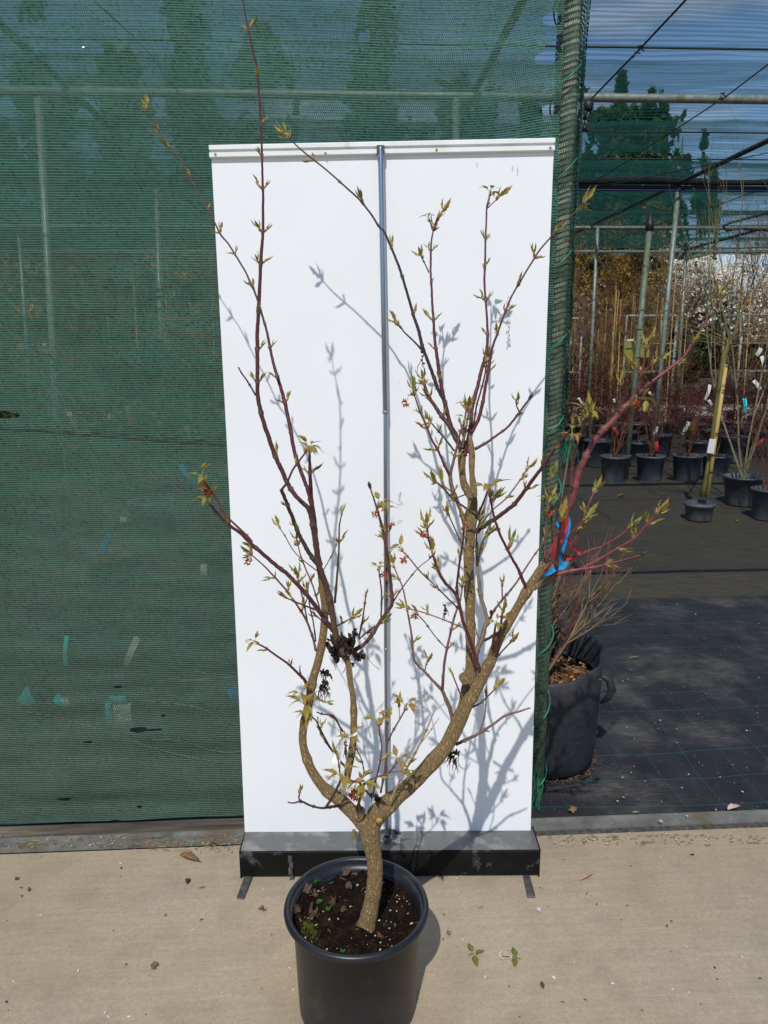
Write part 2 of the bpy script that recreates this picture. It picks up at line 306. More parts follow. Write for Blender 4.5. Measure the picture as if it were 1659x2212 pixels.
# ================================================================ GROUND
def sheet(name, x0, x1, y0, y1, z, mat, sub=1, kind='structure'):
    mb = MB(); mb.add([(x0, y0, z), (x1, y0, z), (x1, y1, z), (x0, y1, z)], [(0, 1, 2, 3)]); o = mb.build(name, mat); tag(o, kind=kind); return o
sheet('ground', -150, 150, -20, 250, -0.03, M['earth'])
mb = MB(); mb.box((-14, -6, -0.2), (14, 2.13, 0.0)); tag(mb.build('concrete_pavement', M['concrete']), kind='structure')
NY0, NY1 = 2.173, 14.9
mb = MB(); nx, ny = 160, 150
for j in range(ny + 1):
    for i in range(nx + 1):
        x = -9 + 22*i/nx; y = NY0 + (NY1 - NY0)*(j/ny)**1.3
        h = 0.012 + 0.010*max(0, mnoise.fractal(Vector((x*1.6, y*1.6, 3)), 1, 2, 4)) + (0.03*math.exp(-((y - 8.05)/0.12)**2))
        mb.v.append((x, y, h)); mb.c.append((1, 1, 1))
mb.f = [[j*(nx + 1) + i, j*(nx + 1) + i + 1, (j + 1)*(nx + 1) + i + 1, (j + 1)*(nx + 1) + i] for j in range(ny) for i in range(nx)]; mb.mi = [0]*len(mb.f)
tag(mb.build('ground_fabric', M['fabric'], smooth=True), kind='structure')
sheet('path', -40, 40, 14.92, 18.2, 0.02, M['path'])
# ================================================================ EDGING at the foot of the curtain
e = empty('ground_edging', (0, 2.16, 0), 'long zinc edging strip with bolts in front of a weathered timber board', 'edging')
mb = MB(); mb.box((-7, 2.135, 0.0), (9, 2.165, 0.022)); mb.box((-7, 2.1655, 0.0), (9, 2.172, 0.028)); mb.build('metal_strip', M['strip'], e)
mb = MB(); mb.box((-7, 2.174, -0.01), (-0.2, 2.232, 0.026)); mb.build('timber_board', M['wood'], e)
mb = MB(); mb.box((0.2, 2.120, -0.01), (9, 2.1335, 0.008)); mb.build('rubber_lip', M['rubber'], e)
for u, v in ((352, 1835), (857, 1835), (1331, 1793), (1595, 1786), (100, 1843)):
    p = WZ(u, v, 0.022)
    mb = MB(); lathe(mb, [(0.013, 0), (0.0125, 0.0012), (0.006, 0.0016), (0.0055, 0.0035), (0.0001, 0.0036)], (p.x, 2.15, 0.0222), 14); mb.build('bolt', M['strip'], e)
# ================================================================ SHADE HOUSE FRAME AND ROOF
ROOFZ = 3.08; YR = [2.28, 5.42, 8.36, 11.2, 14.1]
sh = empty('shade_house', (0, 8, 0), 'walk-in shade house of galvanised pipes under a green net roof', 'shade house')
def pipe(name, a, b, r, mat, parent=sh, sides=10, sag=0, n=2):
    mb = MB(); pts = []
    for i in range(n):
        t = i/(n - 1); p = Vector(a).lerp(Vector(b), t); p.z -= sag*4*t*(1 - t); pts.append(p)
    mb.tube(pts, [r]*n, sides); return mb.build(name, mat, parent, True)
for i, y in enumerate(YR):
    if i == 0: pipe('cross_beam', (-8, y, 3.12), (10, y, 3.12), 0.024, M['galv'])
    else: pipe('cross_beam', (-9, y, ROOFZ), (13, y, ROOFZ), 0.028 if i == 1 else (0.02 if i == 2 else 0.024), [M['galv'], M['galv'], M['darkpipe'], M['galv'], M['galv']][i])
A = WY(1465, 402, 8.36); XB = A.x
bx = [XB - 2.62*k for k in range(0, 4)] + [XB + 2.62, XB + 5.2]
for x in bx: pipe('long_beam', (x, 2.3, ROOFZ + 0.05), (x, 14.2, ROOFZ + 0.03), 0.022, M['darkpipe'])
def post(u0, v0, u1, v1, Y, r, mat, parent=sh, name='post'):
    p = WY(u0, v0, Y); q = WY(u1, v1, Y); q = q + (q - p)*((q.z - 0.0)/(p.z - q.z)) if q.z > 0.02 else q
    return pipe(name, q, p, r, mat, parent)
post(1466, 405, 1402, 1046, 8.36, 0.026, M['galv'])
post(1291, 492, 1272, 860, 11.2, 0.025, M['galv'])
post(1482, 548, 1466, 790, 14.1, 0.03, M['galv'])
post(83, 210, 112, 700, 5.42, 0.026, M['galv']); post(985, 210, 985, 640, 5.42, 0.026, M['galv']); post(338, 405, 345, 640, 8.36, 0.026, M['galv'])
post(650, 492, 650, 700, 11.2, 0.026, M['galv']); post(40, 492, 55, 700, 11.2, 0.026, M['galv'])
# bunched black net rolled along the third beam
mb = MB(); P = []
for i in range(150):
    x = -6 + 14*i/149; n1 = mnoise.noise(Vector((x*1.1, 0, 0))); n2 = mnoise.noise(Vector((x*5, 3, 0)))
    P.append((Vector((x, 8.33, ROOFZ + 0.055 + 0.03*n1)), 0.036 + 0.020*n1 + 0.008*n2))
mb.tube([p[0] for p in P], [max(p[1], 0.012) for p in P], 10); mb.build('rolled_net', M['blacknet'], sh, True)
pipe('blue_hose', (-6, 8.28, ROOFZ - 0.035), (13, 8.28, ROOFZ - 0.05), 0.011, simple('blue_hose', (0.01, 0.02, 0.09), (0.01, 0.015, 0.06), 8, 0.4))
# roof net
roofz = lambda x, y: ROOFZ + 0.03 + 0.05*abs(math.sin(math.pi*(y - 2.28)/1.28))**0.8*(1 if y > 3 else .4) + 0.035*mnoise.noise(Vector((x*0.5, y*0.7, 1))) + 0.012*mnoise.noise(Vector((x*2.5, y*5, 4)))
mb = MB(); mb.uv = []; nx, ny = 110, 900
for j in range(ny + 1):
    y = 2.28 + 11.9*j/ny
    for i in range(nx + 1):
        x = -9 + 22*i/nx; mb.v.append((x, y, roofz(x, y) + (-.012, 0, .012, 0)[j % 4]*rnd.uniform(.65, 1.35))); mb.c.append((1, 1, 1)); mb.uv.append((x, y))
mb.f = [[j*(nx + 1) + i, j*(nx + 1) + i + 1, (j + 1)*(nx + 1) + i + 1, (j + 1)*(nx + 1) + i] for j in range(ny) for i in range(nx)]; mb.mi = [0]*len(mb.f)
h1 = WZ(1300, 345, ROOFZ + .06); h2 = WZ(1458, 345, ROOFZ + .06); h3 = WZ(1380, 355, ROOFZ + .06)
def roofdens(n, x, z):
    mr = N(n, 'MapRange'); mr.inputs[1].default_value = 5.0; mr.inputs[2].default_value = 7.5; mr.inputs[3].default_value = 0.0; mr.inputs[4].default_value = 0.13; n.links.new(z, mr.inputs[0])
    sx = N(n, 'MapRange'); sx.inputs[1].default_value = 0.9; sx.inputs[2].default_value = 3.4; sx.inputs[3].default_value = 0.10; sx.inputs[4].default_value = -0.02; n.links.new(x, sx.inputs[0])
    return math_(n, 'ADD', mr.outputs[0], sx.outputs[0])
M['roofnet'] = mat_net('roof_shade_net', 0.01, 0.006, 0.15, (0.022, 0.16, 0.12), (0.02, 0.10, 0.08), holes=[((h1.x + h2.x)/2, h1.y - 0.11, (h2.x - h1.x)/2, 0.11)], fine=True, dens=roofdens, trans=0.40, scar=0.10)
mb.build('roof_net', M['roofnet'], sh, True)
for v in (98, 285, 341, 462, 500):
    y = WZ(1450, v, ROOFZ + 0.05).y; pipe('net_seam', (-9, y, roofz(0, y) - 0.004), (13, y, roofz(0, y) - 0.02), 0.006, M['darkpipe'], sides=6)
# hanging edge of the roof net at the far side
mb = MB(); mb.uv = []; nx = 260
for i in range(nx + 1):
    x = -9 + 22*i/nx; d = 0.03 + 0.05*max(0, mnoise.noise(Vector((x*0.9, 0, 5)))) + 0.03*max(0, mnoise.noise(Vector((x*3, 2, 5))))
    if 5.6 < x < 9: d += 0.10*max(0, math.sin((x - 5.6)/3.4*math.pi*3))
    for k, t in enumerate((0, .33, .66, 1)):
        mb.v.append((x, 14.2 + 0.02*math.sin(x*9 + k), ROOFZ + 0.05 - t*(d + 0.04))); mb.c.append((1, 1, 1)); mb.uv.append((x, t*.2))
mb.f = [[i*4 + k, (i + 1)*4 + k, (i + 1)*4 + k + 1, i*4 + k + 1] for i in range(nx) for k in range(3)]; mb.mi = [0]*len(mb.f)
mb.build('net_edge', mat_net('edge_net', 0.01, 0.006, 0.85, (0.015, 0.13, 0.09), (0.02, .1, .08), fine=True, trans=0.3, scar=0.3), sh, True)
# overhead wires
def wire(name, pts, r, mat, parent=None, sides=6):
    mb = MB(); mb.tube(pts, [r]*len(pts), sides); return mb.build(name, mat, parent, True)
for pl in (((1700, 108), (1566, 210), (1400, 318), (1280, 396)), ((1215, 410), (1340, 395), (1500, 362), (1700, 322)), ((1280, 410), (1400, 445), (1500, 470), (1570, 487)), ((1640, 410), (1560, 440), (1440, 478), (1300, 530)), ((383, 197), (467, 310)), ((180, -20), (300, 90), (383, 197))):
    wire('roof_wire', [WZ(u, v, ROOFZ - 0.01) for u, v in pl], 0.0045, M['black'], sh)
wire('dark_hose', [WY(u, v, 9.6) for u, v in ((1700, 448), (1620, 470), (1575, 482), (1562, 490), (1570, 498), (1600, 494), (1700, 500))], 0.016, M['black'], sh)
# sprinkler riser with black cap standing among the posts
rs = empty('sprinkler_riser', WY(1350, 1046, 8.36), 'tall greenish irrigation pipe with a black cap, left of the galvanised post', 'pipe')
post(1403, 492, 1350, 1046, 8.36, 0.03, M['galv_green'], rs, 'riser_pipe')
p = WY(1404, 480, 8.36); mb = MB(); lathe(mb, [(0.036, -0.08), (0.045, -0.075), (0.045, 0.0), (0.034, 0.01), (0.03, 0.06), (0.012, 0.07), (0.0001, 0.09)], p, 14); mb.build('cap', M['black'], rs, True)
for v in (770, 985, 710):
    p = WY(1403 - 53*(v - 492)/554, v, 8.36); mb = MB(); lathe(mb, [(0.031, -0.012), (0.037, -0.01), (0.037, 0.01), (0.031, 0.012)], p, 14); mb.build('coupling', M['galv_green'], rs, True)
# hanging sprinkler and its supply cable
wire_pts = [WZ(1500, -20, ROOFZ), WZ(1380, 108, ROOFZ), WZ(1283, 208, ROOFZ - .02), WY(1268, 222, 5.3)]
cb = wire('sprinkler_cable', wire_pts, 0.006, M['black']); tag(cb, 'thin black cable running under the roof net down to the hanging sprinkler', 'cable')
for u, v in ((1380, 110), (1560, 210)):
    p = WZ(u, v, ROOFZ - 0.005); mb = MB()
    for a in range(5): mb.tube([p + Vector((0.03*math.cos(a*2.4), 0.02*math.sin(a), -0.03*math.sin(a*1.7))), p + Vector((-0.02*math.sin(a), 0.02, 0.03*math.cos(a*2)))], [0.004]*2, 5)
    mb.build('wire_tie', M['black'], cb, False)
sp = empty('hanging_sprinkler', WY(1268, 222, 5.3), 'black plastic sprinkler hanging from the cable beside the net-wrapped post', 'sprinkler')
def spp(x, y): return WY(*duv('C3', x, y), 5.3)
mb = MB(); c = spp(495, 690); k = pxm(c)
lathe(mb, [(0.0001, -9*k), (9*k, -9*k), (11*k, -3*k), (11*k, 6*k), (7*k, 12*k), (0.0001, 13*k)], c, 16); mb.build('head', M['black'], sp, True)
mb = MB(); mb.tube([spp(505, 700), spp(512, 735)], [3*k, 2*k], 8); mb.tube([spp(480, 700), spp(476, 740), spp(472, 775)], [6*k, 4.5*k, 4*k], 10); mb.tube([spp(465, 705), spp(440, 740), spp(425, 765)], [6*k, 5*k, 4*k], 10); mb.build('body', M['black'], sp, True)
mb = MB(); mb.tube([spp(455, 775), spp(430, 795), spp(427, 830), spp(450, 842), spp(470, 848), spp(495, 840), spp(515, 828), spp(513, 790), spp(490, 775), spp(472, 770)], [2.2*k]*10, 6); mb.build('arm', M['black'], sp, True)
mb = MB(); mb.tube([spp(472, 775), spp(470, 815)], [2*k]*2, 6); lathe(mb, [(0.0001, -5*k), (5*k, -5*k), (6*k, 0), (3*k, 5*k), (0.0001, 6*k)], spp(470, 828), 10); mb.build('nozzle', M['black'], sp, True)
# ================================================================ NET CURTAIN (left) with wrapped end post
NY = 2.262
cu = empty('shade_net_curtain', (-1, NY, 0), 'green knitted shade net curtain with small tears hanging from roof to timber board', 'net curtain')
def cpx(x, y, crop='C3'): p = WY(*duv(crop, x, y), NY); return p.x, p.z
def hole(crop, x, y, w, h): a = cpx(x, y, crop); b = cpx(x + w/2, y, crop); c = cpx(x, y + h/2, crop); return (a[0], a[1], abs(b[0] - a[0]), abs(c[1] - a[1]))
holes = [hole('C3', 245, 345, 150, 130), hole('C3', 190, 465, 150, 90), hole('C3', 235, 210, 120, 90), hole('C3', 215, 790, 130, 60),
         hole('L4', 910, 722, 120, 34), hole('L4', 990, 726, 160, 14), hole('L4', 430, 1168, 90, 22), hole('L4', 780, 443, 60, 16), hole('L4', 760, 1310, 80, 14),
         hole('L4', 915, 1222, 40, 14), hole('L4', 590, 798, 60, 14), hole('L4', 1070, 634, 40, 14), hole('L5', 60, 690, 170, 50)]
netcol, thrcol = (0.056, 0.190, 0.140), (0.14, 0.29, 0.225)
def curtdens(n, x, z):      # denser selvedge at the foot, doubled hem
    mr = N(n, 'MapRange'); mr.inputs[1].default_value = 0.12; mr.inputs[2].default_value = 0.06; mr.inputs[3].default_value = 0.0; mr.inputs[4].default_value = 0.3; n.links.new(z, mr.inputs[0])
    m2 = N(n, 'MapRange'); m2.inputs[1].default_value = 0.35; m2.inputs[2].default_value = 0.9; m2.inputs[3].default_value = 0.08; m2.inputs[4].default_value = 0.0; n.links.new(z, m2.inputs[0])
    m3 = N(n, 'MapRange'); m3.inputs[1].default_value = 1.5; m3.inputs[2].default_value = 2.2; m3.inputs[3].default_value = 0.0; m3.inputs[4].default_value = 0.10; n.links.new(z, m3.inputs[0])
    return math_(n, 'ADD', math_(n, 'ADD', mr.outputs[0], m2.outputs[0]), m3.outputs[0])
M['net'] = mat_net('knitted_shade_net', 0.0055, 0.0064, 0.58, netcol, thrcol, holes=holes, dens=curtdens, scar=0.9, dust=True)
postx = lambda z: WY(1150 + (1234 - 1150)*0, 1790, NY).x + 0.0*z
PX0 = WY(1151, 1786, NY); PX1 = WY(1234, 20, NY)
def px_at(z): t = (z - PX0.z)/(PX1.z - PX0.z); return PX0.x + (PX1.x - PX0.x)*t
mb = MB(); mb.uv = []; nx, ny = 300, 180
for j in range(ny + 1):
    z = 0.029 + 3.1*j/ny
    for i in range(nx + 1):
        x1 = px_at(z) - 0.022 - 0.012*(z/3); x = -6.5 + (x1 + 6.5)*(i/nx)**0.75
        edge = math.exp(-((x1 - x)/0.12)**2)
        y = NY - 0.022 + 0.022*mnoise.fractal(Vector((x*1.1, z*0.9, 2)), 1, 2, 3) + 0.008*mnoise.noise(Vector((x*3, z*13, 9)))*(0.4 + edge*2) + 0.013*mnoise.fractal(Vector((x*1.3 + z*.8, z*9, 4)), 1, 2, 3)*math.exp(-z*1.2) - 0.03*edge
        y = min(y, NY + 0.03)
        mb.v.append((x, y, z)); mb.c.append((1, 1, 1)); mb.uv.append((x, z + 0.02*edge*math.sin(z*5)))
mb.f = [[j*(nx + 1) + i, j*(nx + 1) + i + 1, (j + 1)*(nx + 1) + i + 1, (j + 1)*(nx + 1) + i] for j in range(ny) for i in range(nx)]; mb.mi = [0]*len(mb.f)
mb.build('net_sheet', M['net'], cu, True)
# faint seam thread across the curtain
mb = MB(); P = [WY(u, v, NY - 0.022) for u, v in ((-40, 925), (100, 930), (250, 938), (400, 950), (520, 958))]; mb.tube(P, [0.0012]*5, 4); mb.build('seam_thread', M['darkpipe'], cu)
rnd.seed(71)
for u, v, L in ((20, 1380, 260), (150, 1400, 300), (250, 1455, 280), (380, 1520, 150), (60, 1540, 420), (20, 1290, 200), (330, 1600, 190), (120, 1500, 330)):
    mb = MB(); s_ = rnd.uniform(.05, .3); mb.tube([WY(u + L*t, v + L*t*s_ + 7*math.sin(t*6 + u), NY - 0.026) for t in [i/14 for i in range(15)] if u + L*t < 525], [0.0007]*15, 4); mb.build('pulled_thread', M['strip'], cu)
# wrapped net round the end post (wider, stretched mesh)
M['netwrap'] = mat_net('stretched_shade_net', 0.006, 0.015, 0.42, (0.10, 0.20, 0.145), (0.02, 0.06, 0.045), scar=0.5)
mb = MB(); mb.uv = []; P = []; sides = 20; ny = 240
for j in range(ny + 1):
    z = 0.05 + 3.05*j/ny; wdt = 0.031 + 0.003*max(0, (z - 0.9)/2.2) + 0.005*mnoise.noise(Vector((0, 0, z*5)))
    for k in range(sides + 1):
        a = 2*math.pi*k/sides; r = wdt*(1 + 0.16*mnoise.noise(Vector((math.cos(a)*1.5, math.sin(a)*1.5, z*7))))
        mb.v.append((px_at(z) + r*math.cos(a), NY + 0.015 + 0.036*math.sin(a), z)); mb.c.append((1, 1, 1)); mb.uv.append((a*0.045 + 5, z + 0.006*math.sin(a*2)))
mb.f = [[j*(sides + 1) + k, j*(sides + 1) + k + 1, (j + 1)*(sides + 1) + k + 1, (j + 1)*(sides + 1) + k] for j in range(ny) for k in range(sides)]; mb.mi = [0]*len(mb.f)
mb.build('net_wrap', M['netwrap'], cu, True)
# loose free edge hanging right of the post, ends in frayed threads
M['netflap'] = mat_net('bunched_shade_net', 0.005, 0.011, 0.62, (0.05, 0.19, 0.145), (0.09, 0.26, 0.21), scar=0.7)
mb = MB(); mb.uv = []; ny, nk = 200, 12; z0 = WY(1205, 955, NY).z
for j in range(ny + 1):
    z = z0 + (3.1 - z0)*j/ny; t = (z - z0)/(3.1 - z0); wd = 0.010 + 0.010*t + 0.006*mnoise.noise(Vector((3, 0, z*3)))
    for k in range(nk + 1):
        s_ = k/nk; x = px_at(z) + 0.024 + 0.004*t + wd*s_ + 0.006*mnoise.noise(Vector((9, s_*2, z*9)))
        mb.v.append((x, NY - 0.02 + 0.018*math.sin(s_*9 + z*3) + 0.01*mnoise.noise(Vector((s_*3, 1, z*12))), z)); mb.c.append((1, 1, 1)); mb.uv.append((s_*wd*3 + 9, z))
mb.f = [[j*(nk + 1) + k, j*(nk + 1) + k + 1, (j + 1)*(nk + 1) + k + 1, (j + 1)*(nk + 1) + k] for j in range(ny) for k in range(nk)]; mb.mi = [0]*len(mb.f)
mb.build('loose_edge', M['netflap'], cu, True)
mb = MB()
for i in range(40):
    p = Vector((px_at(z0) + 0.03 + 0.035*rnd.random(), NY - 0.02 + 0.02*rnd.random(), z0 + 0.01)); pts = [p]
    for k in range(5): p = p + Vector((rnd.uniform(-.006, .009), rnd.uniform(-.004, .004), -rnd.uniform(.006, .018))); pts.append(p)
    mb.tube(pts, [0.0006]*6, 3)
mb.build('frayed_threads', M['cord'], cu)
mb = MB(); pts = []
for i in range(520):
    z = 0.10 + 3.0*i/519; a = z*2*math.pi/0.235 + 0.5*mnoise.noise(Vector((z*3, 0, 0))) + 2.0; r = 0.038 + 0.006*max(0, (z - 0.9)/2.2)
    pts.append(Vector((px_at(z) + r*math.cos(a), NY + 0.012 + 0.045*math.sin(a), z + 0.01*mnoise.noise(Vector((z*4, 5, 0))))))
mb.tube(pts, [0.0022]*len(pts), 6); mb.build('lacing_cord', M['cord'], cu, True)
mb = MB(); mb.tube([Vector((px_at(0) + 0.004, NY + 0.02, 0.0)), Vector((px_at(3.1) + 0.004, NY + 0.02, 3.1))], [0.029]*2, 16)
ep = mb.build('end_post', simple('weathered_post', srgb(165, 168, 145), srgb(130, 132, 112), 12, .6, 0, c3=srgb(110, 100, 75), s3=6), None, True, loc=(px_at(0), NY + 0.02, 0)); tag(ep, 'galvanised end post wrapped in green net beside the white banner', 'post')
mb = MB()
for i in range(8):
    p = Vector((px_at(0) + rnd.uniform(-.02, .02), NY - 0.02 + rnd.uniform(-.02, .02), 0.16)); pts = [p]
    for k in range(7): p = p + Vector((rnd.uniform(-.008, .008), rnd.uniform(-.004, .003), -0.02)); pts.append(p)
    mb.tube(pts, [0.0014]*8, 4)
mb.build('cord_end', M['cord'], cu)
# ================================================================ ROLL-UP BANNER (seen from its back)
bq = 1.957; bb = 2.045
bo = Wq(829, 1899, bq); bo.z = 0
bn = empty('roll_up_banner', bo, 'tall blank white roll-up banner on a black base, standing before the net', 'banner stand')
Fm = Matrix((R0, F0, UP)).transposed().to_4x4()            # banner axes: right, away, up
def bw(x, q, z): return R0*x + F0*q + UP*z
xl = (515.5 - 829.5)/FPX*2.218; xr = (1161 - 829.5)/FPX*2.218; HB = 0.090
prof = [(bq + .004, 0.004), (bq, 0.010), (bq, HB - .006), (bq + .003, HB - .001), (bq + .007, HB), (bb + .012, HB + 0.002), (bb + .02, HB - .006), (bb + .02, 0.004)]
mb = MB(); n_ = len(prof)
vs_ = [bw(x, q, z) for x in (xl, xr) for q, z in prof]
fs_ = [(i, (i + 1) % n_, n_ + (i + 1) % n_, n_ + i) for i in range(n_)] + [tuple(range(n_))[::-1], tuple(range(n_, 2*n_))]
for i, f in enumerate(fs_): mb.f.append(list(f)); mb.mi.append(1 if i in (3, 4) else 0)
mb.v = [tuple(v) for v in vs_]; mb.c = [(1, 1, 1)]*len(vs_)
base = mb.build('base_housing', [M['base_front'], M['base_top']], bn)
for x0, x1 in ((xl - .004, xl), (xr, xr + .004)):
    mb = MB(); mb.box((x0, bq - .001, 0.002), (x1, bb + .022, HB + .001), mat=Fm); mb.build('end_plate', M['base_front'], bn)
# film with a very slight wave
mb = MB(); nx, ny = 24, 60
tl, tr, bl, br = Wq(456, 330, bb), Wq(1196.5, 316, bb), Wq(529, 1800, bb), Wq(1146, 1797, bb)
for j in range(ny + 1):
    for i in range(nx + 1):
        s_, t = i/nx, j/ny; p = bl.lerp(br, s_).lerp(tl.lerp(tr, s_), t)
        bow = 0.012*(abs(2*s_ - 1)**3)*math.sin(math.pi*t)*0.8; inx = -0.004*math.sin(math.pi*t)*(2*s_ - 1)
        mb.v.append(tuple(p + F0*(-bow*0.3 + 0.004*mnoise.noise(Vector((s_*2, t*4, 1)))*math.sin(math.pi*t)) + R0*inx)); mb.c.append((1, 1, 1))
mb.f = [[j*(nx + 1) + i, j*(nx + 1) + i + 1, (j + 1)*(nx + 1) + i + 1, (j + 1)*(nx + 1) + i] for j in range(ny) for i in range(nx)]; mb.mi = [0]*len(mb.f)
mb.build('banner_film', M['banner'], bn, True)
# scuffed peeling patch and pen marks on the film
mb = MB()
for i in range(120):
    v = 640 + 115*rnd.random(); u = 1098 + rnd.gauss(0, 2.6); p = Wq(u, v, bb - 0.0035); k = pxm(p)*rnd.uniform(.3, 1.6); a = rnd.random()*3
    mb.add([p + R0*(math.cos(a + t)*k*rnd.uniform(.5, 1)) + UP*(math.sin(a + t)*k*1.5) for t in (0, 1.3, 2.5, 3.8, 5)], [(0, 1, 2, 3, 4)])
mb.build('scuff_marks', simple('scuff', (0.30, 0.28, 0.24), (0.5, 0.48, 0.44), 90, 0.8), bn)
for pl in (((860, 1070), (866, 1062), (862, 1080), (870, 1088), (858, 1090)), ((857, 1130), (862, 1125), (868, 1124)), ((1105, 358), (1108, 360), (1107, 365)), ((1118, 362), (1119, 370), (1116, 373)), ((1030, 330 + 20), (1031, 360))):
    mb = MB(); mb.tube([Wq(u, v, bb - 0.005) for u, v in pl], [0.0005]*len(pl), 4); mb.build('pen_mark', M['ink'], bn)
# top rail: extruded profile with grooves
mb = MB(); prof = [(0, 0), (-.010, 0), (-.012, -.002), (-.012, -.0105), (-.004, -.012), (-.004, -.0155), (-.011, -.017), (-.011, -.027), (-.009, -.029), (0, -.029), (.006, -.029), (.006, 0)]
TL, TR = Wq(453, 315.5, bb), Wq(1197.5, 300, bb); vs_ = [P_ + F0*a + UP*b for P_ in (TL, TR) for a, b in prof]; n_ = len(prof)
mb.add(vs_, [(i, (i + 1) % n_, n_ + (i + 1) % n_, n_ + i) for i in range(n_)] + [tuple(range(n_))[::-1], tuple(range(n_, 2*n_))]); mb.build('top_rail', M['rail'], bn)
for u, v in ((820*0 + 465, 333), (703, 331), (943, 323), (1189, 319)):
    p = Wq(u, v, bb - 0.012); mb = MB(); mb.tube([p, p - F0*0.002], [0.0028, 0.0022], 10); mb.build('rivet', M['strip'], bn)
# support pole in three sections
pq = [(822, 318, bb - .022), (832.5, 890, bb - .030), (833.5, 1402, bb - .036), (836, 1832, bb - .045)]
rr = [0.0068, 0.0054, 0.0050]
for i in range(3):
    a, b = Wq(*pq[i]), Wq(*pq[i + 1]); mb = MB(); d = (b - a).normalized()
    mb.tube([a, a + d*.002, b - d*0.002, b], [rr[i]*.93, rr[i], rr[i], rr[i]*.93], 20); mb.build('pole_section', M['chrome'], bn, True)
    if i < 2: mb = MB(); mb.tube([b - d*.004, b + d*.004], [rr[i] + .0006]*2, 16); mb.build('pole_ferrule', M['galv'], bn, True)
b = Wq(*pq[3]); mb = MB(); lathe(mb, [(0.014, 0), (0.013, 0.006), (0.009, 0.012), (0.0085, 0.016)], (b.x, b.y, HB), 16); mb.build('pole_socket', M['rubber'], bn, True)
a = Wq(*pq[0]); mb = MB(); mb.box((-.009, -.004, -.014), (.009, .02, .004), mat=Matrix.Translation(a)); mb.build('pole_hook', M['rubber'], bn)
# carrying handle strap, knob, catch, feet
hp = [Wq(*duv('L2', x, y), bb - .01) for x, y in ((135, 1425), (150, 1408), (190, 1400), (230, 1405), (275, 1425), (315, 1450), (322, 1460))]
mb = MB(); k = 0.011
for i, p in enumerate(hp):
    mb.v += [tuple(p + UP*k*.5 + F0*.002), tuple(p - UP*k*.5 + F0*.002), tuple(p - UP*k*.5 - F0*.004), tuple(p + UP*k*.5 - F0*.004)]; mb.c += [(1, 1, 1)]*4
for i in range(len(hp) - 1):
    for j in range(4): mb.f.append([i*4 + j, i*4 + (j + 1) % 4, i*4 + 4 + (j + 1) % 4, i*4 + 4 + j]); mb.mi.append(0)
mb.build('handle', M['rubber'], bn)
p = Wq(*duv('L1', 1133, 1120), bb - .02); p.z = HB + .001
mb = MB(); lathe(mb, [(0.008, 0), (0.008, 0.004), (0.005, 0.008), (0.006, 0.016), (0.004, 0.02), (0.0001, 0.021)], p, 12); mb.build('knob', M['olive'], bn, True)
cx = (duv('L1', 703, 0)[0] - 829.5)/FPX*2.2
mb = MB()
for z0, z1, dx in ((.058, .078, 0), (.040, .056, .003), (.018, .038, 0), (.002, .016, .003)): mb.box((cx - .006 + dx, bq - .009, z0), (cx + .005 + dx, bq - .001, z1), mat=Fm)
mb.box((cx - .003, bq - .005, .002), (cx + .004, bq - .0005, .078), mat=Fm); mb.build('catch', M['rubber'], bn)
def foot(pts, zt=0.006):
    mb = MB(); g = [WZ(u, v, 0.001) for u, v in pts]; mb.add([q for q in g] + [q + UP*zt for q in g], [(3, 2, 1, 0), (4, 5, 6, 7), (0, 1, 5, 4), (1, 2, 6, 5), (2, 3, 7, 6), (3, 0, 4, 7)])
    o = mb.build('foot', M['rubber'], bn); bv = o.modifiers.new('bevel', 'BEVEL'); bv.width = 0.002; return o
foot([(529, 1893), (547, 1893), (527, 1944), (511, 1942)]); foot([(1129, 1893), (1144, 1893), (1157, 1940), (1139, 1940)])
# maker's lettering on the base, upside down from here
def text_obj(name, body, size, mat, parent, origin, right, up, extrude=0.0002, bold=False):
    cu_ = bpy.data.curves.new(name + '_curve', 'FONT'); cu_.body = body; cu_.size = size; cu_.align_x = 'CENTER'; cu_.align_y = 'CENTER'; cu_.extrude = extrude
    if bold: cu_.offset = size*0.02
    to = bpy.data.objects.new(name + '_tmp', cu_); COL.objects.link(to); dg = bpy.context.evaluated_depsgraph_get(); me = bpy.data.meshes.new_from_object(to.evaluated_get(dg))
    bpy.data.objects.remove(to); right = right.normalized(); up = up.normalized(); nrm = right.cross(up)
    mm = Matrix((right, up, nrm)).transposed().to_4x4(); mm.translation = origin; me.transform(mm); me.materials.clear(); me.materials.append(mat); me.name = name
    o = bpy.data.objects.new(name, me); COL.objects.link(o); o.parent = parent; o.matrix_parent_inverse = Matrix.Translation(-Vector(parent.location)); return o
to = WZ(836, 1817, HB + 0.0035); M['letter'] = simple('pale_lettering', (0.55, 0.6, 0.6), (0.5, 0.55, 0.55), 60, 0.5)
text_obj('lettering', 'BannerUP', 0.0125, M['letter'], bn, to, -R0, -F0, bold=True)
bxo = WZ(853.5, 1817, HB + 0.0035)
for a0, a1, b0, b1 in ((-.014, .014, -.0095, -.0085), (-.014, .014, .0085, .0095), (-.014, -.013, -.0085, .0085), (.013, .014, -.0085, .0085)):
    mb = MB(); mb.box((a0, b0, 0), (a1, b1, 0.0004), mat=Matrix.Translation(bxo) @ Fm); mb.build('logo_frame', M['letter'], bn)
for dy in (-.0035, .0035): text_obj('small_lettering', 'display' if dy > 0 else 'system', 0.006, M['letter'], bn, bxo + F0*dy + UP*.0002, -R0, -F0)
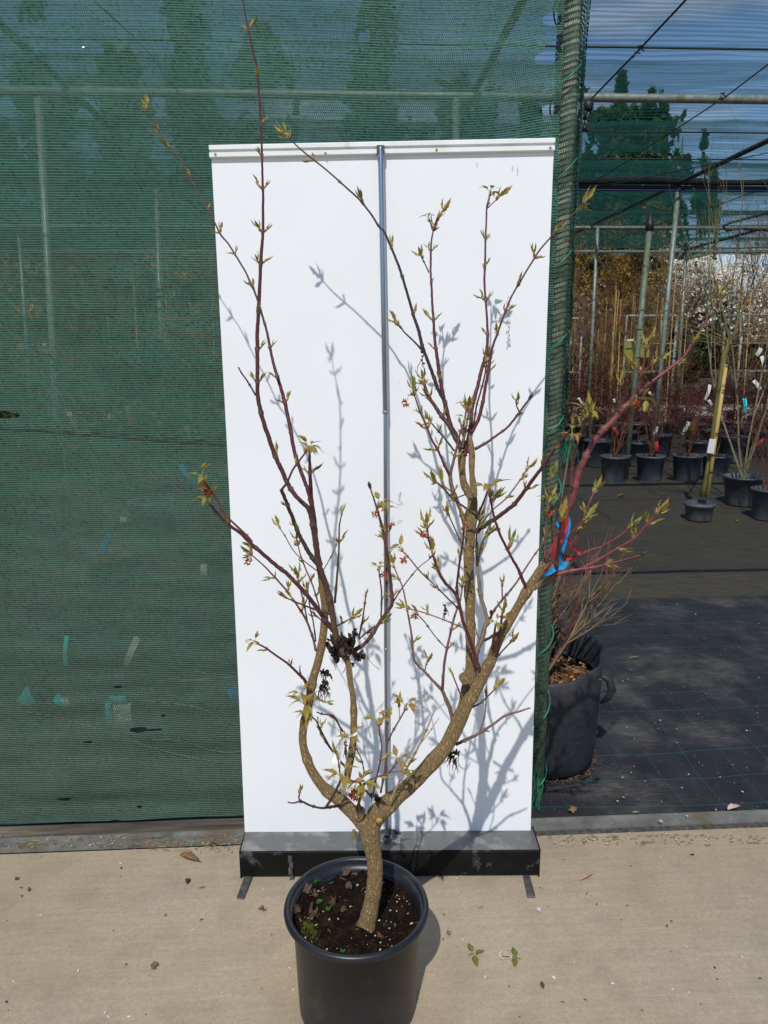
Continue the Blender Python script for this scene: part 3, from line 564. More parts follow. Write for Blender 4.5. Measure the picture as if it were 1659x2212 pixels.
# ================================================================ THE POTTED MAPLE
PC = WZ(765.5, 1950, 0.273); PC = Vector((PC.x, PC.y, 0))
PC = F0*1.525 + R0*((765.5 - 829.5)/FPX*1.757)
tree = empty('potted_maple', PC, 'tall branching maple with red twigs and opening buds in the front black pot', 'potted tree')
RR, RB, PH = 0.164, 0.136, 0.273
mb = MB(); lathe(mb, [(0.0001, 0.004), (RB - .012, 0.004), (RB - .006, 0.0), (RB, 0.006), (RB + .001, 0.02), (RR - .020, PH - .035), (RR - .013, PH - .032), (RR - .010, PH - .012), (RR - .014, PH - .005), (RR - .019, PH - .035), (RR - .028, PH - .06), (RB - .02, 0.1)], PC, 96)
pot = mb.build('pot', M['pot'], tree, True)
mb = MB(); pr = []
for k in range(13): a = math.pi*2*k/12; pr.append((RR - .006 + .0072*math.cos(a), PH - .009 + .009*math.sin(a)))
lathe(mb, pr, PC, 96); rim = mb.build('rim', M['pot'], pot, True); rim.matrix_parent_inverse = (tree.matrix_basis @ pot.matrix_parent_inverse).inverted()
SZ = 0.236
mb = MB(); disc(mb, PC, RR - .0235, SZ, 26, 70, 0.022, 26, 0.004, 2); mb.build('soil', M['soil'], tree, True)
def soilz(x, y): return SZ + 0.022*mnoise.fractal(Vector((x*26, y*26, 2)), 1, 2, 4) + 0.002
# perlite grains
mb = MB()
for i in range(85):
    a = rnd.random()*6.283; r = (RR - .03)*math.sqrt(rnd.random()); x, y = PC.x + r*math.cos(a), PC.y + r*math.sin(a); s = rnd.uniform(.0011, .0030)
    if a > 1.2 and a < 3.0 and r > .05 and rnd.random() < .7: continue
    vs_ = [Vector((x, y, soilz(x, y) + .0005)) + Vector(d)*s*rnd.uniform(.7, 1.2) for d in ((1, 0, 0), (-1, 0, 0), (0, 1, 0), (0, -1, 0), (0, 0, 1), (0, 0, -1), (.7, .7, .5), (-.6, .7, -.4))]
    mb.add(vs_, [(0, 6, 4), (6, 2, 4), (2, 7, 1), (2, 1, 4), (1, 3, 4), (3, 0, 4), (2, 0, 5), (1, 2, 5), (3, 1, 5), (0, 3, 5)])
tag(mb.build('perlite_grains', M['perlite'], tree), kind='stuff')
BR = (0.30, 0.19, 0.12)
def curled_leaf(mb, c, size, cols=((0.19, 0.125, 0.08), (0.06, 0.036, 0.024)), curl=1.0, lobes=5, flat=False, seed=None):
    """dried lobed maple leaf, crumpled"""
    rg = random.Random(seed if seed is not None else rnd.random()); rot = rg.random()*6.28; tilt = Matrix.Rotation(rg.uniform(-.4, .4)*curl, 3, 'X') @ Matrix.Rotation(rg.uniform(-.4, .4)*curl, 3, 'Y')
    n = lobes*6; vs_ = [Vector((0, 0, 0))]; rings = 4; sd = rg.random()*50
    for i in range(1, rings + 1):
        for k in range(n):
            a = 2*math.pi*k/n; t = i/rings; lob = 0.55 + 0.45*abs(math.cos(a*lobes/2))**0.8
            rr_ = size*t*(1 - (1 - lob)*t) * (1 + .15*mnoise.noise(Vector((k*.9, sd, 0))))
            x, y = rr_*math.cos(a + rot), rr_*math.sin(a + rot); z = size*curl*(0.55*t*t*mnoise.noise(Vector((math.cos(a)*1.6, math.sin(a)*1.6, sd))) + .25*mnoise.noise(Vector((x*2/size, y*2/size, sd)))) + abs(t*t*.25*size*curl)
            vs_.append(Vector((x*(1 - .25*curl*.4*t), y*(1 - .2*curl*t*abs(math.sin(sd))*.8), z)))
    fs_ = [(0, 1 + k, 1 + (k + 1) % n) for k in range(n)] + [(1 + (i - 1)*n + k, 1 + i*n + k, 1 + i*n + (k + 1) % n, 1 + (i - 1)*n + (k + 1) % n) for i in range(1, rings) for k in range(n)]
    c0, c1 = cols; mb.add([Vector(c) + tilt @ v for v in vs_], fs_, lambda i: tuple(a*(1 - f_) + b*f_ for a, b, f_ in ((c0[j], c1[j], (mnoise.noise(Vector((i*.7, sd, 1))) + 1)/2) for j in range(3))))
mb = MB()
for (x, y, s) in ((745, 1395, 30), (1075, 1380, 26), (770, 1590, 26), (870, 1600, 30), (880, 1480, 26), (1000, 1570, 26), (1060, 1590, 22), (1300, 1755, 24), (930, 1470, 18), (1100, 1490, 20), (760, 1540, 20), (860, 1660, 18)):
    if (x, y) == (745, 1395): x, y = 820, 1500
    p = WZ(*duv('L1', x, y), SZ); p.z = soilz(p.x, p.y) + .006; curled_leaf(mb, p, s/3*pxm(p)*1.5, curl=2.4, lobes=3)
for i in range(70):
    a = rnd.random()*6.283; r = (RR - .03)*math.sqrt(rnd.random()); p = Vector((PC.x + r*math.cos(a), PC.y + r*math.sin(a), 0)); p.z = soilz(p.x, p.y) + .002; d = Vector((rnd.uniform(-1, 1), rnd.uniform(-1, 1), rnd.uniform(-.05, .25)))*rnd.uniform(.004, .016)
    mb.tube([p, p + d*.5 + Vector((0, 0, .001)), p + d], [.0006, .0007, .0004], 4, rnd.choice(((.16, .09, .05), (.28, .2, .12), (.08, .05, .03))))
tag(mb.build('leaf_litter', M['deadleaf'], tree), kind='stuff')
mb = MB()      # moss cushion
for i in range(420):
    p = WZ(*duv('L1', 845 + rnd.gauss(0, 30), 1740 + rnd.gauss(0, 32)), SZ); p.z = soilz(p.x, p.y)
    if (p - PC).to_2d().length > RR - .028: continue
    q = p + Vector((rnd.gauss(0, .0022), rnd.gauss(0, .0022), rnd.uniform(.003, .008))); s = .0008
    mb.add([p + Vector((-s, 0, 0)), p + Vector((s, 0, 0)), q], [(0, 1, 2)], rnd.choice(((.10, .13, .02), (.16, .16, .03), (.06, .09, .02))))
tag(mb.build('moss', M['fol'], tree), kind='stuff')
def seedling(x, y, n, s, spread):
    mb = MB()
    for i in range(n):
        p = WZ(*duv('L1', x + rnd.gauss(0, spread), y + rnd.gauss(0, spread*.7)), SZ); p.z = soilz(p.x, p.y)
        for k in range(4):
            a = k*1.57 + rnd.random(); d = Vector((math.cos(a), math.sin(a), .5)); b_ = p + Vector((0, 0, s)); w_ = Vector((-d.y, d.x, 0))*s*.45
            mb.add([p, b_, b_ + d*s*.7 + w_, b_ + d*s*1.4, b_ + d*s*.7 - w_], [(1, 2, 3, 4)], rnd.choice(((.04, .17, .025), (.06, .21, .03))))
    mb.build('weed_seedling', M['fol'], tree)
seedling(872, 1425, 14, .0035, 12); seedling(908, 1555, 3, .0055, 4); seedling(968, 1598, 3, .005, 5); seedling(945, 1385, 3, .004, 5); seedling(1060, 1862, 2, .005, 3)

# ---- bark colours: t tan, b brown, r wine red, k near-black purple, g grey green, y dry straw, c cherry
BC = dict(t=(.36, .25, .145), b=(.14, .085, .055), r=(.105, .022, .030), k=(.040, .020, .024), g=(.20, .18, .13), y=(.40, .32, .21), c=(.19, .048, .055), m=(.085, .036, .030), l=(.20, .10, .10))
def path(pts):
    crop = None; out_ = []
    for p in pts:
        if isinstance(p, str): crop = p
        else: out_.append((*duv(crop, p[0], p[1]), p[2]/3 if crop not in ('B', 'T') else p[2]/7.5))
    return out_
def place(pts, q0, q1):
    P2 = path(pts); L = [0]
    for a, b in zip(P2, P2[1:]): L.append(L[-1] + math.hypot(a[0] - b[0], a[1] - b[1]))
    res = []
    for (u, v, w_), l in zip(P2, L):
        q = q0 + (q1 - q0)*l/L[-1]; p = Wq(u, v, q); res.append((p, max(w_*pxm(p)/2*(1.13 if w_ < 8 else 1.04), 0.0006)))
    return res
# ---- trunk and the thick limbs, grown together into one continuous surface
def trunk_points():
    T_ = []
    T_.append(place(['L1', (1205, 1712, 150), (1214, 1685, 124), (1225, 1640, 110), (1243, 1555, 102), (1262, 1450, 98), (1271, 1350, 98), (1264, 1250, 100), (1249, 1170, 106), (1240, 1110, 120), (1236, 1050, 135), (1245, 1000, 120)], 1.492, 1.50))
    T_.append(place(['L1', (1240, 1070, 100), (1275, 975, 125), (1350, 900, 124), (1420, 840, 104), (1480, 790, 98), (1570, 703, 96), (1659, 605, 100), 'L2', (570, 850, 92), (625, 745, 92), (668, 650, 96), (705, 580, 80), (745, 515, 76), (793, 425, 72), (835, 345, 72), (868, 285, 62), 'C5', (885, 2050, 62), (925, 1955, 60), (980, 1865, 56), (1042, 1762, 56), (1098, 1668, 66), (1150, 1585, 58), (1195, 1518, 60), (1212, 1492, 62)], 1.50, 1.55))
    T_.append(place(['L1', (1225, 1060, 105), (1180, 1010, 95), (1140, 965, 82), (1090, 915, 84), (1035, 862, 88), (965, 815, 74), (912, 758, 62), (860, 680, 58), (828, 605, 56), (806, 530, 50), (800, 450, 52), (815, 350, 52), (842, 240, 52), (853, 150, 54), (870, 70, 52), (893, 0, 50), 'C4', (912, 2080, 50), (930, 1980, 50), (940, 1900, 50), (945, 1800, 46), (932, 1700, 44), (920, 1600, 42), (912, 1530, 38)], 1.50, 1.57))
    T_.append(place(['L2', (640, 760, 60), (668, 640, 70), (690, 560, 72), (705, 480, 78), (718, 430, 78), (728, 330, 66), (727, 200, 60), (723, 60, 57), 'C5', (721, 1780, 60), (717, 1640, 68), (716, 1500, 64), (722, 1350, 64), (733, 1220, 64), (740, 1130, 64), (736, 1065, 62), (712, 1030, 54), (685, 975, 46), (673, 890, 44), (670, 815, 52), (672, 765, 48)], 1.525, 1.74))
    T_.append(place(['C5', (738, 1080, 54), (748, 1020, 44), (738, 920, 36), (736, 840, 40), (737, 790, 42), (733, 745, 34), (726, 690, 28), (722, 650, 20)], 1.66, 1.73))
    T_.append(place(['L1', (1035, 868, 50), (1062, 800, 44), (1085, 740, 42), (1095, 680, 46), (1112, 600, 46), (1127, 500, 42), (1130, 400, 44), (1130, 300, 46), (1126, 200, 38), (1110, 100, 38), (1100, 10, 38), 'C4', (1090, 2130, 40), (1060, 2075, 44), (1030, 2010, 46)], 1.535, 1.57))
    return T_
mb = MB(); knots = []
for ch in trunk_points():
    P = crom(ch, 7); pts = []; rad = []; l = 0; nextn = .05
    for i, (p, r) in enumerate(P):
        if i: l += (p - P[i - 1][0]).length
        rr_ = r*(1 + .05*mnoise.noise(p*28) + .04*mnoise.noise(p*70))
        rr_ *= 1 + .13*math.exp(-(((l % .085) - .04)/.007)**2)*(1 if r < .0145 else .3)
        pts.append(p + Vector((mnoise.noise(p*13), mnoise.noise(p*13 + Vector((5, 5, 5))), 0))*.0012); rad.append(rr_)
    mb.tube(pts, rad, 16)
for u, v, rr_, q in ((387 + 1295/3, 1438 + 1005/3, .009, 1.473), (774 + 690/3, 1327 + 430/3, .009, 1.50), (774 + 755/3, 719 + 1050/3, .006, 1.65), (387 + 1160/3, 1438 + 975/3, .012, 1.485)):
    p = Wq(u, v, q); mb.tube([p + F0*.02, p - F0*.002], [rr_*1.3, rr_], 12)
raw = mb.build('trunk', M['trunk'], tree, True)
md = raw.modifiers.new('remesh', 'REMESH'); md.mode = 'VOXEL'; md.voxel_size = 0.0017; md.adaptivity = 0
md = raw.modifiers.new('smooth', 'SMOOTH'); md.factor = .5; md.iterations = 5
dg = bpy.context.evaluated_depsgraph_get(); me = bpy.data.meshes.new_from_object(raw.evaluated_get(dg)); raw.modifiers.clear(); old = raw.data; raw.data = me; bpy.data.meshes.remove(old)
me.name = 'trunk'; me.polygons.foreach_set('use_smooth', [True]*len(me.polygons))
p = Wq(387 + 1295/3, 1438 + 1005/3, 1.470); mb = MB(); mb.tube([p + F0*.004, p - F0*.0012], [.0062, .0058], 12); mb.build('cut_stub', simple('cut_wood', srgb(196, 156, 100), srgb(160, 110, 60), 200, .8), tree, True)

# ---- leaves
YG = (.40, .40, .085); OL = (.24, .25, .05); BZ = (.40, .155, .045); CR = (.58, .46, .22); PK = (.34, .10, .07); RD = (.42, .022, .018)
def lerp3(a, b, t): return tuple(a[i] + (b[i] - a[i])*t for i in range(3))
def leaf(mb, p, d, nrm, L, wd, c0, c1, fold=.5, droop=.3, serr=.22, seg=7):
    d = d.normalized(); side = d.cross(nrm).normalized(); nn = side.cross(d); vs_ = []; cs = []
    for i in range(seg + 1):
        t = i/seg; c = p + d*L*t + nn*L*(-droop*t*t); hw = wd*L*math.sin(math.pi*min(1, .06 + t**.75*.96))*(1 + (serr if i % 2 else -serr)*(t > .2))
        if i == seg: hw = .0002
        f_ = fold*(1 - .3*t)
        vs_ += [c - side*hw*math.cos(f_) + nn*hw*math.sin(f_), c, c + side*hw*math.cos(f_) + nn*hw*math.sin(f_)]
        cc = lerp3(c0, c1, min(1, t*1.1)); cs += [lerp3(cc, c1, .35), lerp3(cc, YG, .3), lerp3(cc, c1, .35)]
    fs_ = []
    for i in range(seg): b = i*3; fs_ += [(b, b + 1, b + 4, b + 3), (b + 1, b + 2, b + 5, b + 4)]
    mb.add(vs_, fs_, lambda i: cs[i])
def rvec(): return Vector((rnd.gauss(0, 1), rnd.gauss(0, 1), rnd.gauss(0, 1))).normalized()
def bud(mb, p, d, s, warm=None):
    """swelling bud: rose scales, pale sheath, folded leaf tips"""
    d = d.normalized(); o_ = d.orthogonal().normalized(); warm = rnd.random() if warm is None else warm
    L = s*rnd.uniform(.8, 1.25); pts = [p, p + d*L*.18, p + d*L*.38, p + d*L*.55]
    mb.tube(pts, [s*.05, s*.095, s*.085, s*.055], 6, [PK, lerp3(PK, CR, .5), lerp3(CR, YG, .5), YG])
    for k in range(rnd.choice((2, 3, 3))):
        a = rnd.random()*6.28; e_ = (Matrix.Rotation(a, 3, d) @ o_); dd = (d + e_*rnd.uniform(.12, .42)).normalized()
        leaf(mb, p + d*L*.30, dd, e_, L*rnd.uniform(.55, .85), .16, lerp3(YG, OL, rnd.random()), lerp3(OL, BZ, warm*.9), 1.0, rnd.uniform(-.1, .2), .12, 5)
def scales(mb, p, d, s):
    for k in range(2): e_ = Matrix.Rotation(rnd.random()*6.28, 3, d) @ d.orthogonal().normalized(); leaf(mb, p, (d*.9 + e_*.6), e_, s*.42, .22, PK, CR, .6, .1, 0, 4)
def cluster(mb, p, d, s, kind):
    d = (d.normalized() + UP*.25).normalized(); o_ = d.orthogonal().normalized()
    if kind == 'b': bud(mb, p, d, s)
    elif kind == 'd': mb.tube([p, p + d*s*.35, p + d*s*.6], [s*.1, s*.16, s*.03], 6, [(.07, .05, .04)]*3)
    elif kind in 'lo':
        scales(mb, p, d, s); n = 3
        mb.tube([p, p + d*s*.25, p + d*s*.45], [s*.06, s*.07, s*.035], 6, [PK, CR, YG])
        for k in range(n):
            a = 6.28*k/n + rnd.uniform(-.4, .4); e_ = Matrix.Rotation(a, 3, d) @ o_; sp_ = rnd.uniform(.45, .8) if kind == 'l' else rnd.uniform(.9, 1.8)
            warm = rnd.random(); c1 = lerp3(OL, BZ, warm if kind == 'l' else .3 + .7*warm)
            dd = (d + e_*sp_).normalized(); base = p + d*s*rnd.uniform(.22, .42)
            if kind == 'o':
                stalk = base + dd*s*.25; mb.tube([base, stalk], [s*.022, s*.015], 4, YG)
                for j in (-.35, .25): leaf(mb, stalk, (dd + d.cross(e_)*j - UP*.25), (UP + e_*.3).normalized(), s*(.72 if j < 0 else .52), .21, lerp3(YG, c1, .4), c1, .35, rnd.uniform(.3, .75), .14)
            else: leaf(mb, base, dd, e_, s*rnd.uniform(.6, .95), .19, lerp3(YG, CR, .3*rnd.random()), c1, .8, rnd.uniform(-.05, .3), .2)
    elif kind == 'f': cluster(mb, p, d, s, 'l')
def flower(mb, p, s):
    q = p + Vector((rnd.uniform(-.3, .3), -.2, -.55))*s; mb.tube([p, q], [s*.02]*2, 4, YG)
    for k in range(11):
        c = q + rvec()*s*.20; d = rvec()
        for j in range(3): e_ = rvec()*s*.14; leaf(mb, c, e_, d, s*.2, .3, RD, lerp3(RD, (.6, .1, .05), .5), .5, 0, 0, 3)
def branch(pts, q0, q1, c0, c1, tip='l', nodes='', dens=.55, ts=1.0, fl=0):
    """one shoot with its node rings, buds along the young part and a cluster at its end"""
    raw_ = place(pts, q0, q1); P = crom(raw_, 6); mb = MB(); lf = MB(); fw = MB(); l = 0; pv = []; rv = []; cv = []; tot = sum((P[i][0] - P[i - 1][0]).length for i in range(1, len(P)))
    sp_ = .052 if tot > .25 else .042; nxt = rnd.uniform(.3, 1)*sp_; nodes_ = []
    rmean = P[0][1]
    for i, (p, r) in enumerate(P):
        if i: l += (p - P[i - 1][0]).length
        t = l/tot; c = lerp3(BC[c0], BC[c1], min(1, t*1.15)); c = tuple(x*(1 + .25*mnoise.noise(p*33)) for x in c)
        pv.append(p + rvec()*r*.12); rv.append(r*(1 + .06*mnoise.noise(p*80))); cv.append(c)
        if i and l > nxt and l < tot*.97 and r < .0075:
            nodes_.append((i, t)); nxt = l + sp_*rnd.uniform(.7, 1.4)*(1 + r*60)
    # widen at nodes
    for i, t in nodes_:
        rv[i] = rv[i]*1.28 + .0002; cv[i] = lerp3(cv[i], (.16, .11, .07), .6)
    mb.tube(pv, rv, 8 if rmean > .003 else 6, cv)
    s0 = (.030 if pts[0] != 'C6' else .024)*ts
    for i, t in nodes_:
        d = (pv[min(i + 1, len(pv) - 1)] - pv[i - 1]).normalized(); o_ = Matrix.Rotation(rnd.random()*3.14, 3, d) @ d.orthogonal().normalized()
        for sg in (1, -1):
            if t > .22 and rnd.random() < dens*1.35*(.4 + .6*t) and nodes != 'n':
                dd = (d*.75 + o_*sg*.65).normalized(); k = s0*rnd.uniform(.6, 1.0)
                if rnd.random() < .75: bud(lf, pv[i] + o_*sg*rv[i]*.7, dd, k)
                else: cluster(lf, pv[i] + o_*sg*rv[i]*.7, dd, k*.85, 'l')
            else: mb.tube([pv[i] + o_*sg*rv[i]*.7, pv[i] + o_*sg*(rv[i]*.9 + .0022) + d*.003], [.0012, .0004], 5, lerp3(cv[i], (.2, .12, .06), .5))
    d = (pv[-1] - pv[-4]).normalized()
    if tip != 'n':
        cluster(lf, pv[-1], d, s0*(1.1 if tip in 'lo' else .9), tip)
        if tip == 'l' and dens > .3:
            for sg in (1, -1): bud(lf, pv[-2], (d + d.orthogonal()*sg*.9), s0*.7)
    for k in range(fl): flower(fw, pv[-1] + Vector((rnd.uniform(-.5, .5), 0, rnd.uniform(-.1, .3)))*s0, s0)
    b = mb.build('branch', M['bark_c'], tree, True)
    for mm_, nm, mt in ((lf, 'young_leaves', M['leaf']), (fw, 'flower_cluster', M['leaf'])):
        if mm_.v: o = mm_.build(nm, mt, b); o.matrix_parent_inverse = (tree.matrix_basis @ b.matrix_parent_inverse).inverted()
    return b
Bh = branch
# left leader and its companion
Bh(['C4', (915, 1560, 38), (900, 1460, 36), (885, 1370, 36), (870, 1270, 34), (856, 1190, 32), (835, 1135, 30), (798, 1100, 28), (750, 1050, 28), (700, 970, 29), (660, 880, 29), (622, 800, 29), (588, 700, 28), (552, 595, 28), (522, 480, 27), (508, 380, 25), (507, 280, 24), (507, 150, 23), (506, 20, 22), 'C2', (15, 2040, 21), (24, 1850, 20), (34, 1650, 19), (40, 1590, 18), (45, 1480, 16), (46, 1300, 14), (42, 1150, 13), (38, 980, 12), (30, 800, 12), (20, 620, 12), (3, 430, 11), 'C1', (1638, 330, 10), (1620, 240, 9), (1598, 140, 8), (1580, 40, 7), (1572, 0, 7)], 1.57, 1.52, 'm', 'r', 'l', dens=.7)
Bh(['C4', (893, 1440, 34), (882, 1280, 30), (868, 1150, 28), (850, 1080, 26), (832, 1010, 24), (812, 960, 24), (780, 870, 22), (752, 790, 21), (732, 690, 22), (716, 600, 24), (703, 530, 21), (684, 450, 22), (660, 360, 20), (626, 250, 18), (600, 150, 16), (584, 70, 16), (570, 0, 14), 'C2', (40, 2040, 13), (15, 1960, 12), 'C1', (1650, 1890, 12), (1620, 1825, 11), (1590, 1760, 10), (1530, 1660, 10), (1480, 1580, 10), (1430, 1520, 11), (1390, 1440, 9), (1340, 1340, 9), (1285, 1250, 9), (1230, 1150, 8), (1190, 1075, 7), (1150, 1010, 7), (1105, 955, 7), (1060, 890, 6), (1015, 830, 6), (968, 745, 5), (955, 710, 4)], 1.585, 1.78, 'r', 'r', 'l', dens=.7)
Bh(['C4', (865, 1180, 26), (856, 1060, 24), (850, 960, 22), (846, 860, 18), (845, 780, 14)], 1.575, 1.55, 'r', 'r', 'o', dens=.5)
Bh(['C4', (495, 405, 11), (465, 350, 11), (430, 295, 10), (405, 262, 10), (383, 222, 9)], 1.56, 1.55, 'r', 'r', 'n', 'n')
# dark middle stem continuing up left
Bh(['C4', (1062, 2080, 46), (1032, 2010, 44), (1010, 1940, 43), (998, 1850, 40), (978, 1740, 38), (955, 1650, 38), (930, 1570, 36), (898, 1500, 33), (855, 1445, 28), (810, 1370, 26), (770, 1290, 24), (738, 1205, 24), (712, 1140, 22), (686, 1075, 20), (662, 1015, 24)], 1.555, 1.50, 'b', 'k', 'n', dens=.45)
Bh(['C4', (665, 1015, 16), (700, 970, 13), (735, 890, 12), (785, 820, 11), (815, 780, 10)], 1.50, 1.50, 'k', 'm', 'o', dens=.3, ts=1.2)
Bh(['C4', (1000, 1930, 32), (950, 1868, 31), (900, 1795, 29), (840, 1715, 28), (770, 1635, 27), (700, 1562, 27), (620, 1500, 26), (540, 1430, 25), (460, 1360, 22), (400, 1300, 20), (345, 1262, 19), (280, 1205, 17), (230, 1150, 15), (200, 1112, 13)], 1.555, 1.46, 'm', 'r', 'o', dens=.6, ts=1.2)
Bh(['C4', (470, 1355, 20), (430, 1308, 17), (370, 1250, 13), (300, 1180, 12), (250, 1090, 12), (210, 1030, 12), (172, 975, 12)], 1.49, 1.44, 'c', 'c', 'o', dens=.75, ts=1.25, fl=1)
Bh(['C4', (885, 2060, 15), (870, 1990, 14), (840, 1900, 14), (800, 1820, 14), (740, 1730, 13), (680, 1650, 12), (620, 1585, 11), (560, 1520, 9), (500, 1465, 8), (470, 1440, 8)], 1.55, 1.48, 'l', 'c', 'l', fl=1, dens=.4)
Bh(['C4', (830, 1870, 10), (810, 1760, 9), (790, 1680, 9), (770, 1590, 8)], 1.54, 1.52, 'l', 'c', 'l', dens=.3)
Bh(['C4', (915, 1800, 10), (870, 1650, 9), (820, 1530, 9), (790, 1450, 8), (768, 1370, 7)], 1.58, 1.56, 'l', 'c', 'l', dens=.4)
Bh(['C4', (975, 1822, 14), (900, 1800, 12), (800, 1762, 11), (740, 1737, 9), (700, 1720, 9)], 1.54, 1.49, 'm', 'm', 'b', dens=.2, ts=1.2)
Bh(['C4', (885, 2000, 9), (870, 1880, 8), (850, 1790, 8), (835, 1690, 7)], 1.55, 1.55, 'k', 'k', 'b', dens=.3)
Bh(['C4', (985, 1905, 11), (920, 1860, 8), (850, 1800, 6)], 1.55, 1.56, 'm', 'm', 'n', dens=.1)
Bh(['C4', (890, 1540, 7), (800, 1470, 7), (740, 1410, 7), (685, 1315, 6), (655, 1270, 6)], 1.58, 1.62, 'l', 'l', 'l', dens=.2, ts=.9)
Bh(['C4', (1008, 1750, 15), (1020, 1620, 13), (1030, 1480, 11), (1035, 1400, 10), (1038, 1260, 9), (1050, 1190, 7)], 1.56, 1.53, 'm', 'm', 'b', dens=.5)
Bh(['C4', (930, 1545, 6), (990, 1440, 6), (1022, 1365, 5)], 1.57, 1.55, 'g', 'g', 'n', 'n')
Bh(['C4', (1022, 1900, 11), (1080, 1868, 9), (1118, 1850, 8)], 1.55, 1.52, 'm', 'm', 'l', dens=.6)
Bh(['C4', (1165, 1975, 11), (1190, 1850, 9), (1207, 1720, 8)], 1.56, 1.53, 'm', 'm', 'b', dens=.3)
Bh(['C4', (1085, 2070, 30), (1130, 2055, 28), (1185, 2028, 25), (1240, 1970, 22), (1290, 1890, 21), (1330, 1830, 20), (1378, 1760, 20), (1374, 1650, 20), (1362, 1550, 20), (1350, 1450, 20), (1330, 1330, 18), (1307, 1230, 16), (1292, 1175, 13), (1260, 1070, 9), (1240, 1010, 8)], 1.57, 1.62, 'm', 'm', 'd', dens=.5)
Bh(['C4', (1290, 1172, 10), (1278, 1150, 9), (1290, 1130, 9)], 1.62, 1.61, 'm', 'm', 'o', dens=0, ts=1.2, fl=1)
Bh(['C4', (1344, 1800, 12), (1345, 1650, 12), (1343, 1500, 11), (1345, 1350, 11), (1345, 1190, 9)], 1.61, 1.60, 'l', 'c', 'o', dens=.5, fl=1)
Bh(['C4', (1308, 1845, 10), (1312, 1700, 9), (1305, 1620, 9), (1295, 1545, 8)], 1.60, 1.58, 'm', 'm', 'o', dens=.3, fl=1, ts=.85)
Bh(['C4', (1165, 1985, 9), (1230, 1930, 9), (1300, 1885, 9)], 1.57, 1.60, 'm', 'm', 'l', dens=.2, fl=1)
Bh(['C4', (1180, 2040, 6), (1230, 2120, 5), (1275, 2165, 4)], 1.57, 1.56, 'b', 'y', 'b', 'n', ts=.4)
Bh(['L1', (835, 145, 22), (812, 92, 19), (780, 60, 16), (722, 2, 14), 'C4', (700, 2140, 13), (630, 2092, 12), (560, 2042, 11), (515, 2018, 10)], 1.55, 1.50, 'm', 'r', 'o', dens=.25, ts=.95)
Bh(['L1', (800, 80, 12), (785, 45, 9), (782, 20, 7)], 1.54, 1.53, 'm', 'm', 'b', dens=0, ts=.5)
Bh(['C4', (1372, 1770, 10), (1420, 1690, 8), (1470, 1620, 7), (1548, 1525, 6), (1610, 1475, 6), (1650, 1440, 5)], 1.62, 1.58, 'k', 'g', 'n', dens=.1)
# lower twigs
Bh(['L1', (1045, 905, 20), (980, 915, 15), (920, 922, 13), (850, 906, 12), (792, 880, 12), (740, 890, 8), (705, 884, 8)], 1.49, 1.42, 'm', 'm', 'n', 'n')
Bh(['L1', (785, 880, 12), (776, 856, 9), (779, 832, 7)], 1.43, 1.42, 'm', 'm', 'b', dens=0, ts=1.3)
Bh(['L1', (952, 918, 16), (998, 842, 15), (1030, 780, 15), (1046, 742, 13)], 1.46, 1.42, 'm', 'm', 'o', 'n', ts=1.35)
Bh(['L1', (1046, 742, 9), (1040, 680, 8), (1030, 610, 8)], 1.42, 1.41, 'l', 'l', 'b', dens=0, ts=1.3)
Bh(['L1', (1050, 742, 11), (1090, 740, 10), (1140, 750, 9)], 1.42, 1.43, 'l', 'm', 'o', 'n', ts=1.4, fl=1)
Bh(['L1', (1150, 935, 14), (1180, 830, 13), (1207, 758, 13), (1300, 715, 9), (1380, 690, 8), (1438, 684, 8)], 1.48, 1.42, 'm', 'l', 'o', dens=.1, ts=1.15)
Bh(['L1', (1360, 692, 7), (1385, 665, 7), (1408, 632, 6)], 1.43, 1.42, 'm', 'm', 'o', dens=0, ts=1.1)
Bh(['L1', (1248, 855, 13), (1215, 815, 12), (1185, 785, 11)], 1.49, 1.46, 'm', 'm', 'o', 'n', ts=1.2, fl=2)
Bh(['L1', (1255, 845, 11), (1270, 760, 11), (1290, 680, 11), (1308, 580, 10), (1312, 510, 8), (1300, 440, 8), (1295, 395, 8)], 1.50, 1.53, 'r', 'c', 'o', dens=.1, ts=1.3)
Bh(['L1', (1305, 825, 12), (1330, 690, 11), (1345, 560, 10), (1350, 450, 9), (1350, 385, 9)], 1.50, 1.54, 'r', 'b', 'l', dens=.1, ts=1.1)
Bh(['L1', (1352, 495, 8), (1390, 415, 9), (1440, 330, 9), (1460, 292, 9)], 1.54, 1.52, 'k', 'l', 'o', dens=.1, ts=1.3)
Bh(['L1', (1428, 345, 6), (1428, 310, 6), (1424, 270, 6)], 1.53, 1.53, 'y', 'y', 'l', dens=0, ts=.9)
Bh(['L1', (1202, 705, 8), (1182, 610, 7), (1152, 545, 7), (1132, 498, 7)], 1.47, 1.46, 'm', 'c', 'o', dens=.1, ts=1.15)
Bh(['L1', (1195, 975, 13), (1172, 905, 8), (1150, 860, 7), (1118, 815, 6)], 1.49, 1.50, 'b', 'b', 'n', dens=.1)
Bh(['L1', (1082, 660, 13), (1020, 590, 11), (960, 500, 12), (920, 420, 9), (885, 355, 9), (862, 335, 8)], 1.57, 1.50, 'k', 'k', 'o', dens=.25, ts=1.3)
Bh(['L1', (985, 545, 9), (935, 470, 8), (905, 395, 7), (898, 330, 7)], 1.56, 1.55, 'l', 'l', 'n', dens=.1)
Bh(['L1', (1062, 425, 12), (1035, 385, 11), (1000, 325, 11), (935, 315, 8), (890, 300, 7)], 1.58, 1.56, 'm', 'm', 'n', dens=.1)
Bh(['L1', (855, 230, 8), (870, 170, 7), (895, 205, 6), (935, 230, 6)], 1.56, 1.55, 'm', 'm', 'l', dens=.2, ts=.7)
